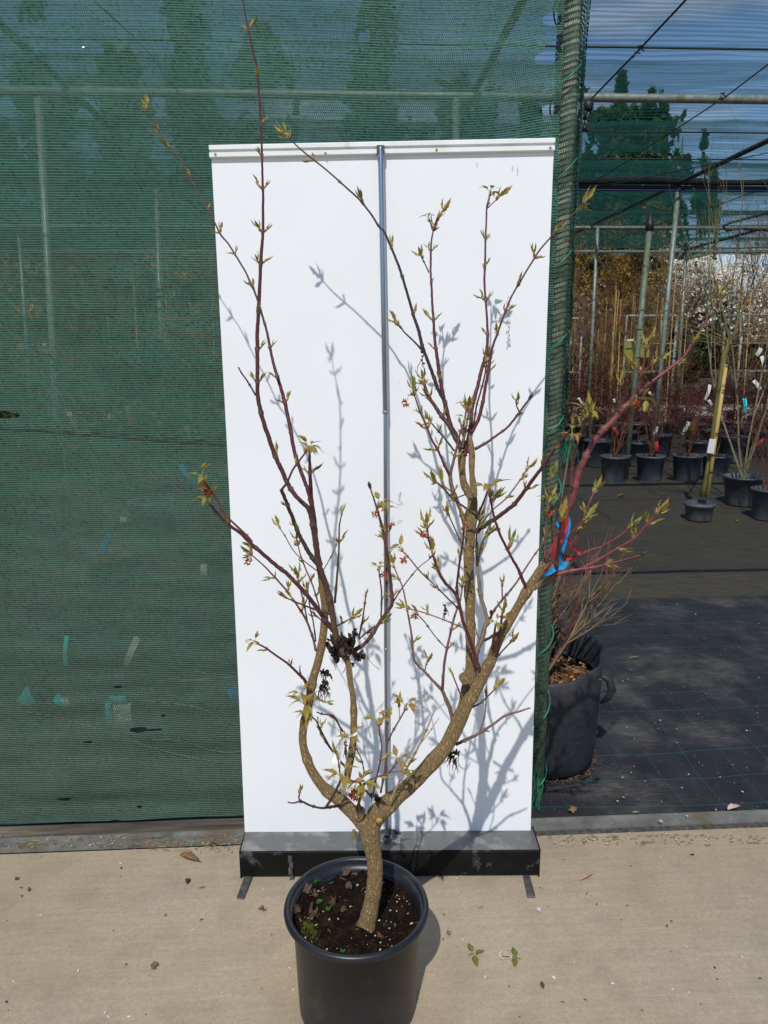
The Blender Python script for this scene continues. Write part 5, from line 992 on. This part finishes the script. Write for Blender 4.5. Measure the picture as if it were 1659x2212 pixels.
for y, kinds, x0, x1, dx in ((9.35, 'BB', 0.4, 7, .56), (10.0, 'BBW', 0.6, 7.2, .62), (10.9, 'BW', 0.2, 7.6, .7), (11.5, 'W', .4, 8.2, .75), (11.9, 'B', 0.2, 8.4, .8), (12.6, 'WWB', .5, 9, .65), (13.0, 'W', .8, 9.2, .7), (13.3, 'B', .5, 9.4, .8), (14.2, 'W', .5, 9.8, .7)):
    x = x0
    while x < x1:
        xx = x + rnd.uniform(-.12, .12); u = (xx/y - math.tan(YAW))*1662 + 829
        k = rnd.choice(kinds)
        if k == 'W' and 1400 < u < 1645 and rnd.random() < .75: x += dx; continue
        put(pB if k == 'B' else pW, xx, y + rnd.uniform(-.12, .12), rnd.uniform(.85, 1.12)); x += dx
for y, kinds, x0, x1, dx in ((3.3, 'GB', -3.0, -.9, .75), (4.6, 'GB', -4, -.8, .8), (6.0, 'GBG', -4.6, -.8, .75), (7.6, 'BG', -5.5, -.6, .8), (9.5, 'GB', -6.5, .1, .8), (11.5, 'BW', -7.5, 0, .6), (13.0, 'BBW', -8.2, 0, .5), (14.1, 'B', -9, 0, .5)):
    x = x0
    while x < x1:
        k = rnd.choice(kinds); put({'B': pB, 'W': pW, 'G': pG}[k], x + rnd.uniform(-.15, .15), y + rnd.uniform(-.2, .2), rnd.uniform(.8, 1.1)); x += dx
# grafted weeping standard with cane in a small square-shouldered pot
p = WZ(1240 / 3 + 1106, 1128, 0.018); r = 65*pxm(p)/2/1.06; c = p + F0*r*.85; Yc = c.y
st = empty('grafted_standard', (c.x, c.y, 0.018), 'lone weeping standard with an olive stem and cane in a small black pot', 'potted tree')
mb = MB(); lathe(mb, [(0.001, .002), (r*.84, 0), (r*.86, .01), (r*.98, r*1.0), (r*1.07, r*1.02), (r*1.08, r*1.25), (r*1.0, r*1.26), (r*.95, r*1.1), (0.001, r*1.1)], (c.x, c.y, .018), 32); mb.build('pot', M['pot_far'], st, True)
S = lambda x, y, dy=0: WY(*duv('C6', x, y), Yc + dy)
mb = MB(); mb.tube([S(1238, 1562), S(1262, 1450), S(1300, 1200), S(1325, 1000), S(1355, 780), S(1375, 640), S(1390, 600), S(1408, 535)], [.034, .026, .024, .023, .022, .023, .022, .018], 10); mb.build('stem', M['olive'], st, True)
mb = MB(); mb.tube([S(1268, 1545, -.05), S(1330, 1100, -.04), S(1388, 700, -.04)], [.017, .016, .015], 10); mb.build('bamboo_cane', M['bamboo'], st, True)
for v in (1400, 1290, 1150, 870, 700): mb = MB(); mb.tube([S(1255 + (1560 - v)*.155, v, -.07), S(1300 + (1560 - v)*.15, v + 3, -.07)], [.005]*2, 6); mb.build('tie', M['black'], st)
mb = MB()
for k in range(17):
    a = rnd.random()*6.28; d = Vector((math.cos(a), math.sin(a)*.6, .35)); q = S(1400, 545 + rnd.uniform(-15, 60)); pts = [q]; L = rnd.uniform(.25, .5)
    for i in range(7): q = q + d.normalized()*L/5; d.z -= rnd.uniform(-.08, .16); d = d + rvec()*.12; pts.append(q)
    mb.tube(pts, [.004, .0036, .0033, .003, .0026, .0023, .002, .0015], 4, vary((.19, .16, .07)))
for pl in ([(1440, 530), (1470, 350), (1490, 150), (1500, 20), (1520, -120)], [(1408, 535), (1350, 300), (1300, 100)], [(1430, 540), (1530, 250), (1600, 60)]): mb.tube([S(x, y) for x, y in pl], [.008, .006, .005, .004, .003][:len(pl)], 5, (.19, .17, .07))
mb.build('crown', M['twig'], st)
lw = MB(); lw.box((-.028, -.004, -.06), (.028, .004, .06), mat=Matrix.Translation(S(1292, 1232, -.08)) @ Matrix.Rotation(.12, 4, 'Y')); o = lw.build('plant_label', M['white'], None, loc=S(1292, 1232, -.08)); tag(o, 'small white label fixed on the cane of the lone weeping standard', 'plant label')
# fabric bag pot with bare twiggy shrub, right behind the end post
rnd.seed(11)
bgc = F0*2.60 + R0*0.585; BGZ = .018
bag = empty('fabric_bag_shrub', (bgc.x, bgc.y, BGZ), 'tan bare shrub in a tall black fabric bag just right of the end post', 'potted shrub')
mb = MB(); n = 56; prof = [(0.001, 0.0), (.150, 0.0), (.178, .012), (.186, .05), (.190, .15), (.193, .25), (.197, .33), (.195, .355), (.198, .395), (.192, .402), (.186, .39), (.180, .33), (.176, .31)]
for i, (r_, z) in enumerate(prof):
    for k in range(n):
        a = 2*math.pi*k/n; ww = 1 + .03*mnoise.noise(Vector((math.cos(a)*2, math.sin(a)*2, z*6))) + (.03*math.sin(a*9 + z*20)*max(0, (z - .30)/.1)); zz = z*(1 + (.10*math.sin(a + 1.0)*(z > .3)))
        mb.v.append((bgc.x + r_*ww*math.cos(a), bgc.y + r_*ww*math.sin(a), BGZ + zz)); mb.c.append((1, 1, 1))
mb.f = [[i*n + k, i*n + (k + 1) % n, (i + 1)*n + (k + 1) % n, (i + 1)*n + k] for i in range(len(prof) - 1) for k in range(n)]; mb.mi = [0]*len(mb.f); mb.build('bag', M['bag'], bag, True)
for a, z in ((-.35, .30),):
    mb = MB(); q = bgc + Vector((.198*math.cos(a), .198*math.sin(a), BGZ + z))
    mb.tube([q + Vector((-.01, 0, .05)), q + Vector((.022, -.004, .03)), q + Vector((.034, -.006, -.01)), q + Vector((.018, -.004, -.045)), q + Vector((-.005, 0, -.06))], [.009, .014, .016, .011, .006], 10); mb.build('handle', M['bag'], bag, True)
mb = MB(); disc(mb, (bgc.x, bgc.y), .179, BGZ + .315, 16, 48, .02, 24, .012, 8); mb.build('bark_mulch', M['barkmulch'], bag, True)
mb = MB()
for i in range(260):
    a = rnd.random()*6.28; r_ = .165*math.sqrt(rnd.random()); q = Vector((bgc.x + r_*math.cos(a), bgc.y + r_*math.sin(a), BGZ + .335)); quadleaf(mb, q, rnd.uniform(.005, .016), vary(rnd.choice(((.30, .18, .09), (.16, .08, .04), (.40, .28, .14), (.08, .045, .03))), .3))
for i in range(60):
    a = rnd.random()*6.28; r_ = .165*math.sqrt(rnd.random()); q = Vector((bgc.x + r_*math.cos(a), bgc.y + r_*math.sin(a), BGZ + .34)); mb.tube([q, q + Vector((rnd.uniform(-.05, .05), rnd.uniform(-.05, .05), rnd.uniform(0, .02)))], [.0014, .001], 4, (.33, .24, .13))
tag(mb.build('wood_chips', M['deadleaf'], bag), kind='stuff')
mb = MB(); tn = (.23, .165, .105)
for k in range(30):
    a = rnd.random()*6.28; b0 = bgc + Vector((.06*math.cos(a) - .07, .05*math.sin(a), BGZ + .31))
    twigs(mb, b0, Vector((rnd.uniform(-.2, .5), rnd.uniform(-.3, .4), rnd.uniform(.7, 1.1))), rnd.uniform(.18, .34), rnd.uniform(.0042, .0068), 3, vary(rnd.choice((tn, (.15, .10, .06), (.16, .07, .055))), .25), .55, .10, 3, None, 4)
for k in range(3): twigs(mb, bgc + Vector((-.10 + k*.02, -.03, BGZ + .31)), Vector((.05 + .03*k, 0, 1)), .62, .008, 2, (.20, .155, .11), .35, .2, 3, None, 5)
mb.build('bare_stems', M['twig'], bag)
mb = MB(); pass
for i in range(700):
    a = rnd.random()*6.28; r_ = .178 + abs(rnd.gauss(0, .014)); q = Vector((bgc.x + r_*math.cos(a), bgc.y + r_*math.sin(a), BGZ + .003 + .008*rnd.random())); quadleaf(mb, q, rnd.uniform(.002, .006), vary(rnd.choice(((.14, .08, .045), (.07, .045, .03), (.20, .13, .08))), .3))
tag(mb.build('root_crumbs', M['deadleaf'], bag), kind='stuff')
# trolleys with white frames standing in the far rows
rnd.seed(21)
def trolley(u0, u1, v, Y, lab_):
    a = WY(u0, v, Y); b = WY(u1, v, Y); t = empty('plant_trolley', ((a.x + b.x)/2, Y, 0.018), lab_, 'plant trolley', 'trolleys parked at the back'); H = a.z
    for x in (a.x, b.x):
        for dy in (0, .57): mb = MB(); mb.tube([Vector((x, Y + dy, .15)), Vector((x, Y + dy, H))], [.017]*2, 8); mb.build('corner_post', M['rail2'], t, True)
    for z in (.2, .62, 1.05, 1.5, H):
        mb = MB(); mb.box((a.x, Y, z - .02), (b.x, Y + .57, z - .005)) if z < H - .1 else [mb.tube([Vector((x0, y0, z)), Vector((x1, y1, z))], [.016]*2, 8) for x0, y0, x1, y1 in ((a.x, Y, b.x, Y), (a.x, Y + .57, b.x, Y + .57), (a.x, Y, a.x, Y + .57), (b.x, Y, b.x, Y + .57))]
        mb.build('shelf' if z < H - .1 else 'top_bar', M['rail2'], t)
    for x in (a.x + .05, b.x - .05):
        for dy in (.06, .5): mb = MB(); mb.tube([Vector((x - .015, Y + dy, .075)), Vector((x + .015, Y + dy, .075))], [.055]*2, 14); mb.build('wheel', M['rubber'], t, True)
M['rail2'] = simple('dull_white_steel', (.42, .43, .42), (.34, .35, .33), 9, .5, .1)
trolley(1188, 1258, 688, 12.4, 'white-framed plant trolley directly right of the end post'); trolley(1354, 1462, 682, 12.4, 'white-framed plant trolley behind the riser pipe and post'); trolley(1606, 1712, 680, 12.4, 'white-framed plant trolley at the right edge')
# yellow sign board
p = WY(1376, 754, 10.3); mb = MB(); mb.box((-.17, -.005, -.11), (.17, .005, .11), mat=Matrix.Translation(p)); t = empty('yellow_sign', p, 'small plain yellow board on a stake among the back rows', 'sign'); mb.build('board', M['yellow'], t)
mb = MB(); mb.tube([p + Vector((0, .012, -.1)), Vector((p.x, p.y + .012, .0))], [.012]*2, 8); mb.build('stake', M['bamboo'], t)
# hanging labels and ribbons on the shrubs (real little strips on real twigs)
def tagstrip(u, v, w_, h, ang, Y, mat, lab_, cat='plant tag', name='plant_tag', bend=.25):
    p = WY(u, v, Y); k = pxm(p); mb = MB(); n = 6
    for i in range(n + 1):
        t = i/n - .5
        for s_ in (-.5, .5):
            x = s_*w_*k; z = t*h*k; yy = bend*h*k*(t*t*2)
            mb.v.append((p.x + x*math.cos(ang) - z*math.sin(ang), p.y + yy, p.z + x*math.sin(ang) + z*math.cos(ang))); mb.c.append((1, 1, 1))
    mb.f = [[i*2, i*2 + 1, i*2 + 3, i*2 + 2] for i in range(n)]; mb.mi = [0]*n
    o = mb.build(name, mat, None, loc=p); tag(o, lab_, cat); sd_ = o.modifiers.new('thick', 'SOLIDIFY'); sd_.thickness = .0015
for a in ((1530, 848, 7, 34, -.25, 7.9, 'white', 'curved white label left of the olive standard stem'), (1482, 925, 8, 30, -.45, 8.2, 'white', 'slanted white label above the twiggy shrub pot'), (1495, 920, 12, 22, .1, 8.25, 'yellow', 'yellow and red tag beside the slanted white label'),
          (1418, 930, 6, 18, -.4, 8.1, 'white', 'small white label on the galvanised post side'), (1419, 965, 8, 22, .15, 8.1, 'red', 'bright red tag beside the galvanised post base'), (1332, 932, 6, 20, .6, 8.2, 'red', 'dark red tag left of the riser pipe'), (1255, 868, 5, 20, .6, 9.0, 'white', 'white label left of the red maple branch'),
          (1649, 782, 8, 26, .3, 8.3, 'white', 'white label high at the right edge'), (1637, 832, 8, 26, .7, 8.2, 'white', 'white label tilted near the right edge'), (1643, 955, 6, 22, -.8, 7.2, 'red', 'red tag low at the right edge'), (1610, 875, 8, 28, .1, 7.6, 'teal', 'green tag on the pale-stemmed shrub'),
          (1640, 760, 9, 18, -.5, 8.6, 'white', 'short white label near the upper right edge'), (1203, 840, 7, 34, .15, 4.5, 'white', 'long grey-white label just right of the wrapped post'), (1408, 852, 5, 16, .9, 8.9, 'white', 'tiny white label left of the galvanised post'),
          (1327, 866, 5, 9, .2, 9.2, 'white', 'tiny square white label behind the maple branch'), (1535, 870, 6, 14, .6, 8.6, 'white', 'short white label right of the galvanised post'), (1362, 735, 14, 4, 0, 10.2, 'white', 'tiny white horizontal label left of the yellow board')):
    tagstrip(*a[:6], M[a[6]], a[7])
for a in ((130, 1513, 22, 26, .9, 2.55, 'teal', 'tilted teal label left of the white square behind the net'), (254, 1511, 34, 14, 0, 2.6, 'teal', 'teal label above the white square behind the net'), (234, 1545, 13, 55, 0, 2.6, 'teal', 'upright teal edge of the square label behind the net'),
          (262, 1545, 40, 54, 0, 2.61, 'white', 'square white label low behind the net curtain'), (45, 1505, 44, 52, .3, 3.0, 'teal', 'large teal blob of film behind the net at the left'), (282, 1410, 14, 70, -.45, 2.7, 'white', 'long slanted white label behind the net curtain'), (404, 1025, 12, 52, .6, 2.8, 'blue', 'blue ribbon hanging behind the net near the banner'),
          (278, 898, 10, 44, .1, 3.1, 'orange', 'orange ribbon hanging behind the net curtain'), (405, 932, 10, 26, .2, 3.0, 'orange', 'short orange ribbon behind the net near the banner'), (160, 915, 10, 22, .1, 3.1, 'orange', 'faint orange ribbon far left behind the net'), (142, 1517, 16, 18, .5, 2.54, 'white', 'round white label end beside the tilted teal label'),
          (266, 1123, 14, 12, 0, 2.8, 'white', 'small pale label at mid height behind the net'), (440, 1232, 14, 26, 0, 2.7, 'white', 'small pale label near the banner edge behind the net'), (225, 1175, 12, 50, -.4, 2.9, 'blue', 'dull blue strip slanting behind the net'), (236, 900, 4, 12, 0, 2.9, 'white', 'tiny pale label left of the orange ribbon'),
          (96, 745, 10, 8, 0, 2.6, 'white', 'bright knot tag on the left string behind net'), (150, 895, 10, 9, 0, 2.6, 'white', 'pale tag at the crossing strings behind net'), (506, 1505, 20, 40, .4, 2.7, 'blue', 'grey-blue film scrap behind the net by the banner'), (140, 1410, 9, 70, -.12, 2.9, 'teal', 'thin teal strip hanging behind the net')):
    tagstrip(*a[:6], M[a[6]], a[7])
for i, pl in enumerate((((-20, 620), (40, 665), (110, 800), (150, 900), (215, 1010)), ((-20, 690), (60, 740), (130, 900), (150, 1100)))): tag(wire('guy_string', [WY(u, v, 2.7) for u, v in pl], .0035, M['strip']), 'pale string slanting down behind the net at far left, ' + ('upper one' if i == 0 else 'lower one'), 'string')
# ================================================================ BACK: conifers, blossom trees, pines, far wood
def crown_faces(mb, f_in, n, box, size, cols, flat=.0):
    k = 0; tries = 0
    while k < n and tries < n*12:
        tries += 1; p = Vector((rnd.uniform(*box[0]), rnd.uniform(*box[1]), rnd.uniform(*box[2])))
        d = f_in(p)
        if d <= 0: continue
        if mnoise.noise(p*1.7/ max(size*6, .2)*.5) < -.18 or mnoise.noise(p*(1.2 if size > .1 else 4)) < -.32: continue
        c = cols[0] if mnoise.noise(p*2.3 + Vector((3, 1, 7))) > 0 else cols[1]
        s = size*rnd.uniform(.5, 1.3); a = rvec(); a.z = a.z*(1 - flat) + .3; b = a.cross(rvec()).normalized()*.45
        mb.add([p - a*s*.5, p + b*s, p + a*s, p - b*s], [(0, 1, 2, 3)], vary(c, .3)); k += 1
def conifer(name, x, y, H, R, cols, n, size, lab_, cat, group=None, z0=0, power=1.0, top_round=False):
    t = empty(name, (x, y, -.03), lab_, cat, group); mb = MB(); mb.tube([Vector((x, y, -.03)), Vector((x, y, H*.9))], [R*.10 + .03, .02], 8, (.10, .07, .05)); mb.build('trunk', M['twig'], t, True)
    def inside(p):
        tt = (p.z - z0)/(H - z0)
        if tt < 0 or tt > 1: return -1
        rr_ = R*((1 - tt)**power if not top_round else math.sqrt(max(0, 1 - (2*tt - 1)**2))*.95 + .05)*(.72 + .45*mnoise.noise(Vector((math.atan2(p.y - y, p.x - x)*1.5, p.z*1.1/R, x))) + .30*mnoise.noise(p*(1.6/max(R, .6)) + Vector((x, 0, 0))) + .15*mnoise.noise(p*(5/max(R, .6))))
        r_ = math.hypot(p.x - x, p.y - y); return 1 if rr_*.25 < r_ < rr_ else -1
    mb = MB(); crown_faces(mb, inside, n, ((x - R*1.2, x + R*1.2), (y - R*1.2, y + R*1.2), (z0, H)), size, cols); mb.build('crown', M['fol'], t); return t
rnd.seed(33)
GC = [((.36, .24, .06), (.15, .11, .03)), ((.28, .22, .06), (.12, .10, .03)), ((.30, .17, .06), (.13, .08, .03)), ((.06, .085, .03), (.03, .045, .02))]
spots = [(x, 15.6 + rnd.uniform(-.3, 1.0)) for x in [-8.2, -7.3, -6.4, -5.4, -4.5, -3.5, -2.6, -1.7, -.7, .3, 1.4, 2.4, 3.4, 4.3, 5.0, 5.7, 6.3, 9.9]]
wordy = ['golden brown conifer in the hedge line behind the shade house']
for i, (x, y) in enumerate(spots):
    conifer('hedge_conifer', x*1.16, y + 3.0, 4.5 + rnd.uniform(-.1, .4), .72, GC[[0, 1, 0, 2, 3][i % 5] if x < 3 else [0, 1, 0][i % 3]], (15000 if x > 3 else 5000), (.05 if x > 3 else .085), wordy[0], 'conifer', 'golden conifers behind the shade house', power=.22)
def bloom(x, y, H, R, lab_, col=(.88, .84, .72), n=1500, group='blossoming trees behind the shade house', s=.045, zc=.55):
    t = empty('blossoming_tree', (x, y, -.03), lab_, 'blossom tree', group); mb = MB(); tips = []
    twigs(mb, Vector((x, y, -.03)), UP, H*.35, .05, 0, (.12, .09, .07))
    for k in range(9): twigs(mb, Vector((x, y, H*.28)), Vector((rnd.gauss(0, .5), rnd.gauss(0, .5), rnd.uniform(.3, 1.1))), H*.34, .022, 3, (.13, .10, .075), .5, .15, 4, tips, 4)
    mb.build('trunk', M['twig'], t); bl = MB(); tips = tips*int(math.ceil(n/len(tips)))
    for q, d, l in rnd.sample(tips, n):
        q = q + Vector((rnd.gauss(0, .09), rnd.gauss(0, .09), rnd.gauss(0, .09)))
        for j in range(5): a = rvec()*s*.6; quadleaf(bl, q + a, s*rnd.uniform(.5, .95), vary(col, .12))
    bl.build('blossom', M['fol'], t)
bloom(8.5, 19.0, 4.2, 1.6, 'white blossoming tree seen between the two galvanised posts', n=2000); bloom(10.1, 19.6, 4.1, 1.6, 'white blossoming tree right of the galvanised posts', n=2000); bloom(9.4, 18.6, 3.5, 1.3, 'low white blossoming tree in front of the other two', n=650)
bloom(5.8, 18.6, 3.1, .9, 'pink blossoming tree right of the wrapped post', (.62, .36, .40), 130, None, .035); bloom(10.9, 18.6, 2.9, .9, 'pink blossoming tree at the right edge', (.62, .40, .44), 200, None, .035)
def redtree(x, y, H, lab_, c=(.14, .06, .045)):
    t = empty('bare_tree', (x, y, -.03), lab_, 'bare tree', 'bare trees behind the shade house'); mb = MB(); tips = []
    twigs(mb, Vector((x, y, -.03)), UP, H*.4, .04, 0, c)
    for k in range(9): twigs(mb, Vector((x, y, H*.2)), Vector((rnd.gauss(0, .4), rnd.gauss(0, .4), 1)), H*.5, .02, 4, c, .5, .25, 3, tips, 4)
    mb.build('trunk', M['twig'], t); fo = MB()
    for q, d, l in tips:
        if l == 0: quadleaf(fo, q, .03, vary((.20, .05, .04), .4))
    fo.build('young_leaves', M['fol'], t)
for i, (x, y) in enumerate(((11.6, 20.3), (11.2, 19.4), (12.6, 20.0), (11.9, 18.8), (-2.5, 18), (-5.6, 18.4))): redtree(x, y, 4.2 + rnd.uniform(-.4, .5), 'bare reddish twiggy tree behind the rows of potted plants')
PN = ((.060, .105, .035), (.022, .045, .018))
def pine(u, v, wpx, Y, lab_, power=.8, z0=0, cols=PN, n=17000, sz=.16):
    p = WY(u, v, Y); conifer('pine_tree', p.x, Y, p.z, wpx*pxm(p)/2, cols, n, sz, lab_, 'pine', 'tall pines beyond the shade house', z0, power)
rnd.seed(44)
for a in ((1345, 140, 95, 30, 'tallest narrow pine, left of the broad pine', .45), (1420, 165, 120, 31, 'broad round-topped pine beside the tallest narrow one', .30), (1262, 185, 120, 32, 'pine showing just right of the wrapped post', .4), (1480, 232, 130, 30, 'pine right of the broad pine', .5), (1523, 280, 60, 29, 'thin pine, second from the sky gap', .5), (1545, 345, 80, 33, 'small pine at the edge of the sky gap', .6),
          (1325, 210, 130, 29, 'shorter pine under the tallest narrow one', .3), (1400, 215, 140, 29, 'shorter pine under the broad one', .3), (1300, 238, 150, 34, 'low wide pine at the foot of the row, left', .12), (1440, 255, 150, 34, 'low wide pine at the foot of the row, right', .12), (1375, 232, 150, 33, 'low wide pine at the foot of the row, middle', .12)):
    pine(*a)
for i, (u, v, w_) in enumerate(((1150, 200, 120), (1010, 60, 260), (820, -60, 300), (560, 30, 330), (400, -90, 260), (250, 60, 240), (90, -40, 300), (-60, 120, 250))): pine(u, v, w_, 31 + i % 3, 'pine behind the net curtain, dim through the mesh', .35, n=6500, sz=.26)
def wood(name, x0, x1, y, h0, h1, n, lab_):
    mb = MB()
    for i in range(n):
        x = rnd.uniform(x0, x1); hh = h0 + (h1 - h0)*(.5 + .5*mnoise.noise(Vector((x*.16, 3, 1)))) + 1.2*mnoise.noise(Vector((x*.7, 1, 1))); z = hh*rnd.random()**.7; s = rnd.uniform(.25, .6); p = Vector((x, y + rnd.uniform(-2, 2), z)); a = rvec(); b = a.cross(rvec()).normalized()*.6
        mb.add([p - a*s, p + b*s, p + a*s, p - b*s], [(0, 1, 2, 3)], vary(rnd.choice(((.05, .075, .02), (.10, .08, .025), (.035, .05, .02), (.11, .06, .03))), .3))
    o = mb.build(name, M['fol']); tag(o, lab_, 'woodland', None, 'stuff')
wood('far_wood', -34, 16, 40, 4.0, 7, 15000, 'mixed far wood closing the view'); wood('far_wood', 18, 50, 44, 3.0, 4.5, 6000, 'mixed far wood closing the view at right')
# ================================================================ THINGS LYING ON THE CONCRETE AND FABRIC
rnd.seed(55)
def fallen(u, v, size, cols, lab_, cat='fallen leaf', name='fallen_leaf', curl=1.0, z=.004, seed=1, asp=None):
    p = WZ(u, v, z); mb = MB(); s = size*pxm(p)/2; d = Vector((math.cos(seed*1.3), math.sin(seed*1.3), 0))
    if asp: leaf(mb, p - d*s, d, UP, s*2, asp, cols[0], cols[1], .8, -.1, .1, 7)
    else: curled_leaf(mb, p, s*.7, cols, curl, 5, seed=seed)
    o = mb.build(name, M['deadleaf'], None, loc=p); tag(o, lab_, cat)
BRN = ((.20, .10, .065), (.12, .06, .04)); DBR = ((.08, .05, .03), (.05, .03, .02)); TAN = ((.34, .24, .13), (.2, .14, .08)); PNK = ((.62, .38, .38), (.5, .22, .24))
fallen(410, 1856, 60, ((.26, .13, .09), (.13, .06, .045)), 'curled reddish brown leaf in front of the zinc strip', asp=.22, seed=4.4)
fallen(406, 1904, 26, DBR, 'dark crumpled leaf left of the banner foot', curl=1.4, seed=2)
fallen(436, 1917, 14, TAN, 'small tan leaf beside the dark crumpled one', asp=.25, seed=5)
fallen(335, 2086, 30, TAN, 'dried tan leaf with stalk on the concrete at lower left', curl=1.6, seed=8)
fallen(262, 1880 - 5, 9, DBR, 'tiny dark leaf crumb left of the curled reddish leaf', curl=1.3, seed=9); fallen(36, 1898, 14, BRN, 'small brown leaf near the left edge', curl=1.4, seed=12); fallen(62, 1921, 16, ((.34, .12, .09), (.2, .08, .06)), 'tiny reddish scrap lower left of the brown leaf', asp=.2, seed=6.3)
fallen(567, 1965, 34, ((.30, .22, .14), (.22, .15, .09)), 'crumbled tan leaf beside the pot on the left', curl=1.3, seed=15)
fallen(968, 2016, 20, TAN, 'small dry leaf right of the pot shadow', curl=1.0, seed=17); fallen(1037, 1958, 18, PNK, 'single pink petal right of the pot', 'petal', 'petal', .9, seed=18)
fallen(1268, 1895, 40, ((.55, .30, .30), (.42, .2, .2)), 'fallen pink blossom right of the banner base', 'petal', 'petal', asp=.16, seed=.35); fallen(1586, 1746, 34, ((.75, .66, .66), (.5, .3, .34)), 'white and pink fallen blossom on the black fabric', 'petal', 'petal', asp=.3, seed=.2, z=.035)
fallen(1427, 1775, 18, ((.7, .35, .4), (.6, .3, .32)), 'pink petal behind the zinc strip', 'petal', 'petal', 1, seed=21, z=.03); fallen(1372, 1420, 26, TAN, 'long tan husk on the black fabric behind the bag', asp=.10, seed=.1, z=.03)
fallen(1374, 1755, 16, ((.45, .38, .2), (.3, .24, .12)), 'short tan husk on the fabric near the strip', asp=.16, seed=.0, z=.03); fallen(1234, 1748, 36, TAN, 'pale dry leaves at the foot of the end post', curl=1.5, seed=25, z=.03)
fallen(1268, 1930, 14, DBR, 'thin dark splinter on the concrete at right', asp=.08, seed=5.6); fallen(1544, 2091, 9, DBR, 'tiny black crumb on the concrete at lower right', curl=1.4, seed=29); fallen(1496, 1847, 14, DBR, 'tiny black crumb near the zinc strip at right', curl=1.4, seed=31); fallen(1163, 1926 + 40, 22, ((.7, .68, .6), (.5, .5, .4)), 'small white petal cluster right of the pink petal', 'petal', 'petal', 1, seed=33)
fallen(1171, 2128, 20, DBR, 'small dark folded leaf below the blossom sprig', asp=.3, seed=1.2); fallen(1195, 2112, 16, ((.75, .72, .68), (.6, .55, .5)), 'white petal right of the dark folded leaf', 'petal', 'petal', .8, seed=35)
fallen(1592, 1005 + 120, 12, TAN, 'tan leaf scrap in front of the pale-stemmed shrub', asp=.3, seed=1, z=.03); fallen(1345, 1072, 22, ((.3, .17, .08), (.2, .1, .05)), 'brown leaf on the fabric before the front pot row', asp=.3, seed=0, z=.03)
sg = empty('leaf_sprig', WZ(1022, 2062, .003), 'three-leaved green sprig lying on the concrete right of the pot', 'sprig'); mb = MB(); g0 = WZ(1022, 2060, .004)
for u, v, k in ((1014, 2042, 1), (1040, 2054, 1), (1028, 2078, 1)):
    e_ = WZ(u, v, .006); d = e_ - g0; leaf(mb, g0 + d*.3, d, UP, d.length*1.1, .26, (.17, .20, .03), (.12, .15, .03), .3, .1, .15, 7)
mb.tube([WZ(1012, 2063, .004), g0, WZ(1027, 2068, .004)], [.0009]*3, 5, (.15, .16, .05)); mb.build('leaves', M['leaf'], sg)
sg = empty('blossom_sprig', WZ(1100, 2068, .003), 'sprig with white flowers and green leaves on the concrete', 'sprig'); mb = MB(); g0 = WZ(1112, 2066, .004)
mb.tube([WZ(1125, 2072, .004), g0, WZ(1085, 2066, .005)], [.0011]*3, 5, (.18, .17, .06))
for u, v in ((1108, 2046), (1117, 2056), (1112, 2085)): e_ = WZ(u, v, .006); d = e_ - g0; leaf(mb, g0 + d*.15, d, UP, d.length, .26, (.19, .21, .04), (.14, .16, .03), .3, .1, .15, 7)
mb.build('leaves', M['leaf'], sg); mb = MB()
for u, v in ((1083, 2058), (1080, 2066), (1088, 2073), (1100, 2054), (1093, 2064), (1104, 2064)):
    q = WZ(u, v, .006)
    for j in range(5): leaf(mb, q, rvec() + UP*.2, UP, .0075, .35, (.8, .78, .7), (.7, .68, .5), .3, .2, 0, 4)
mb.build('flowers', M['leaf'], sg)
mb = MB()
for i in range(300):
    if rnd.random() < .4: u, v, z = rnd.uniform(0, 1659), rnd.uniform(1850, 2212), .003
    elif rnd.random() < .6: u, v, z = rnd.uniform(1330, 1659), rnd.uniform(1300, 1770), .032
    elif rnd.random() < .5: u, v, z = rnd.uniform(0, 520), rnd.uniform(1808, 1850), .026
    else: u, v, z = rnd.uniform(1180, 1659), rnd.uniform(1800, 1825), .008
    p = WZ(u, v, z); s = rnd.uniform(.0012, .0042); a = rnd.random()*6.28; d = Vector((math.cos(a), math.sin(a), 0)); e_ = Vector((-d.y, d.x, 0)); c = rnd.choice(((.8, .78, .7), (.72, .7, .6), (.10, .07, .05), (.5, .42, .2), (.16, .10, .06)))
    mb.add([p - d*s*1.5, p - e_*s*.6 + UP*.001, p + d*s*1.5, p + e_*s*.6 + UP*.0015], [(0, 1, 2, 3)], c)
for i in range(260):
    u, v, z = (rnd.uniform(0, 520), rnd.uniform(1806, 1832), .029) if rnd.random() < .6 else (rnd.uniform(1165, 1659), 1803 + rnd.random()*22, .006)
    p = WZ(u, v, z); a = rnd.random()*6.28; d = Vector((math.cos(a), math.sin(a)*.4, .08))*rnd.uniform(.008, .03); mb.tube([p, p + d*.5 + UP*.002, p + d], [.0009, .0008, .0005], 4, rnd.choice(((.50, .40, .16), (.26, .15, .07), (.12, .13, .05), (.34, .18, .10))))
tag(mb.build('plant_debris', M['deadleaf']), 'scattered husks, petals and straw on the ground', 'debris', None, 'stuff')
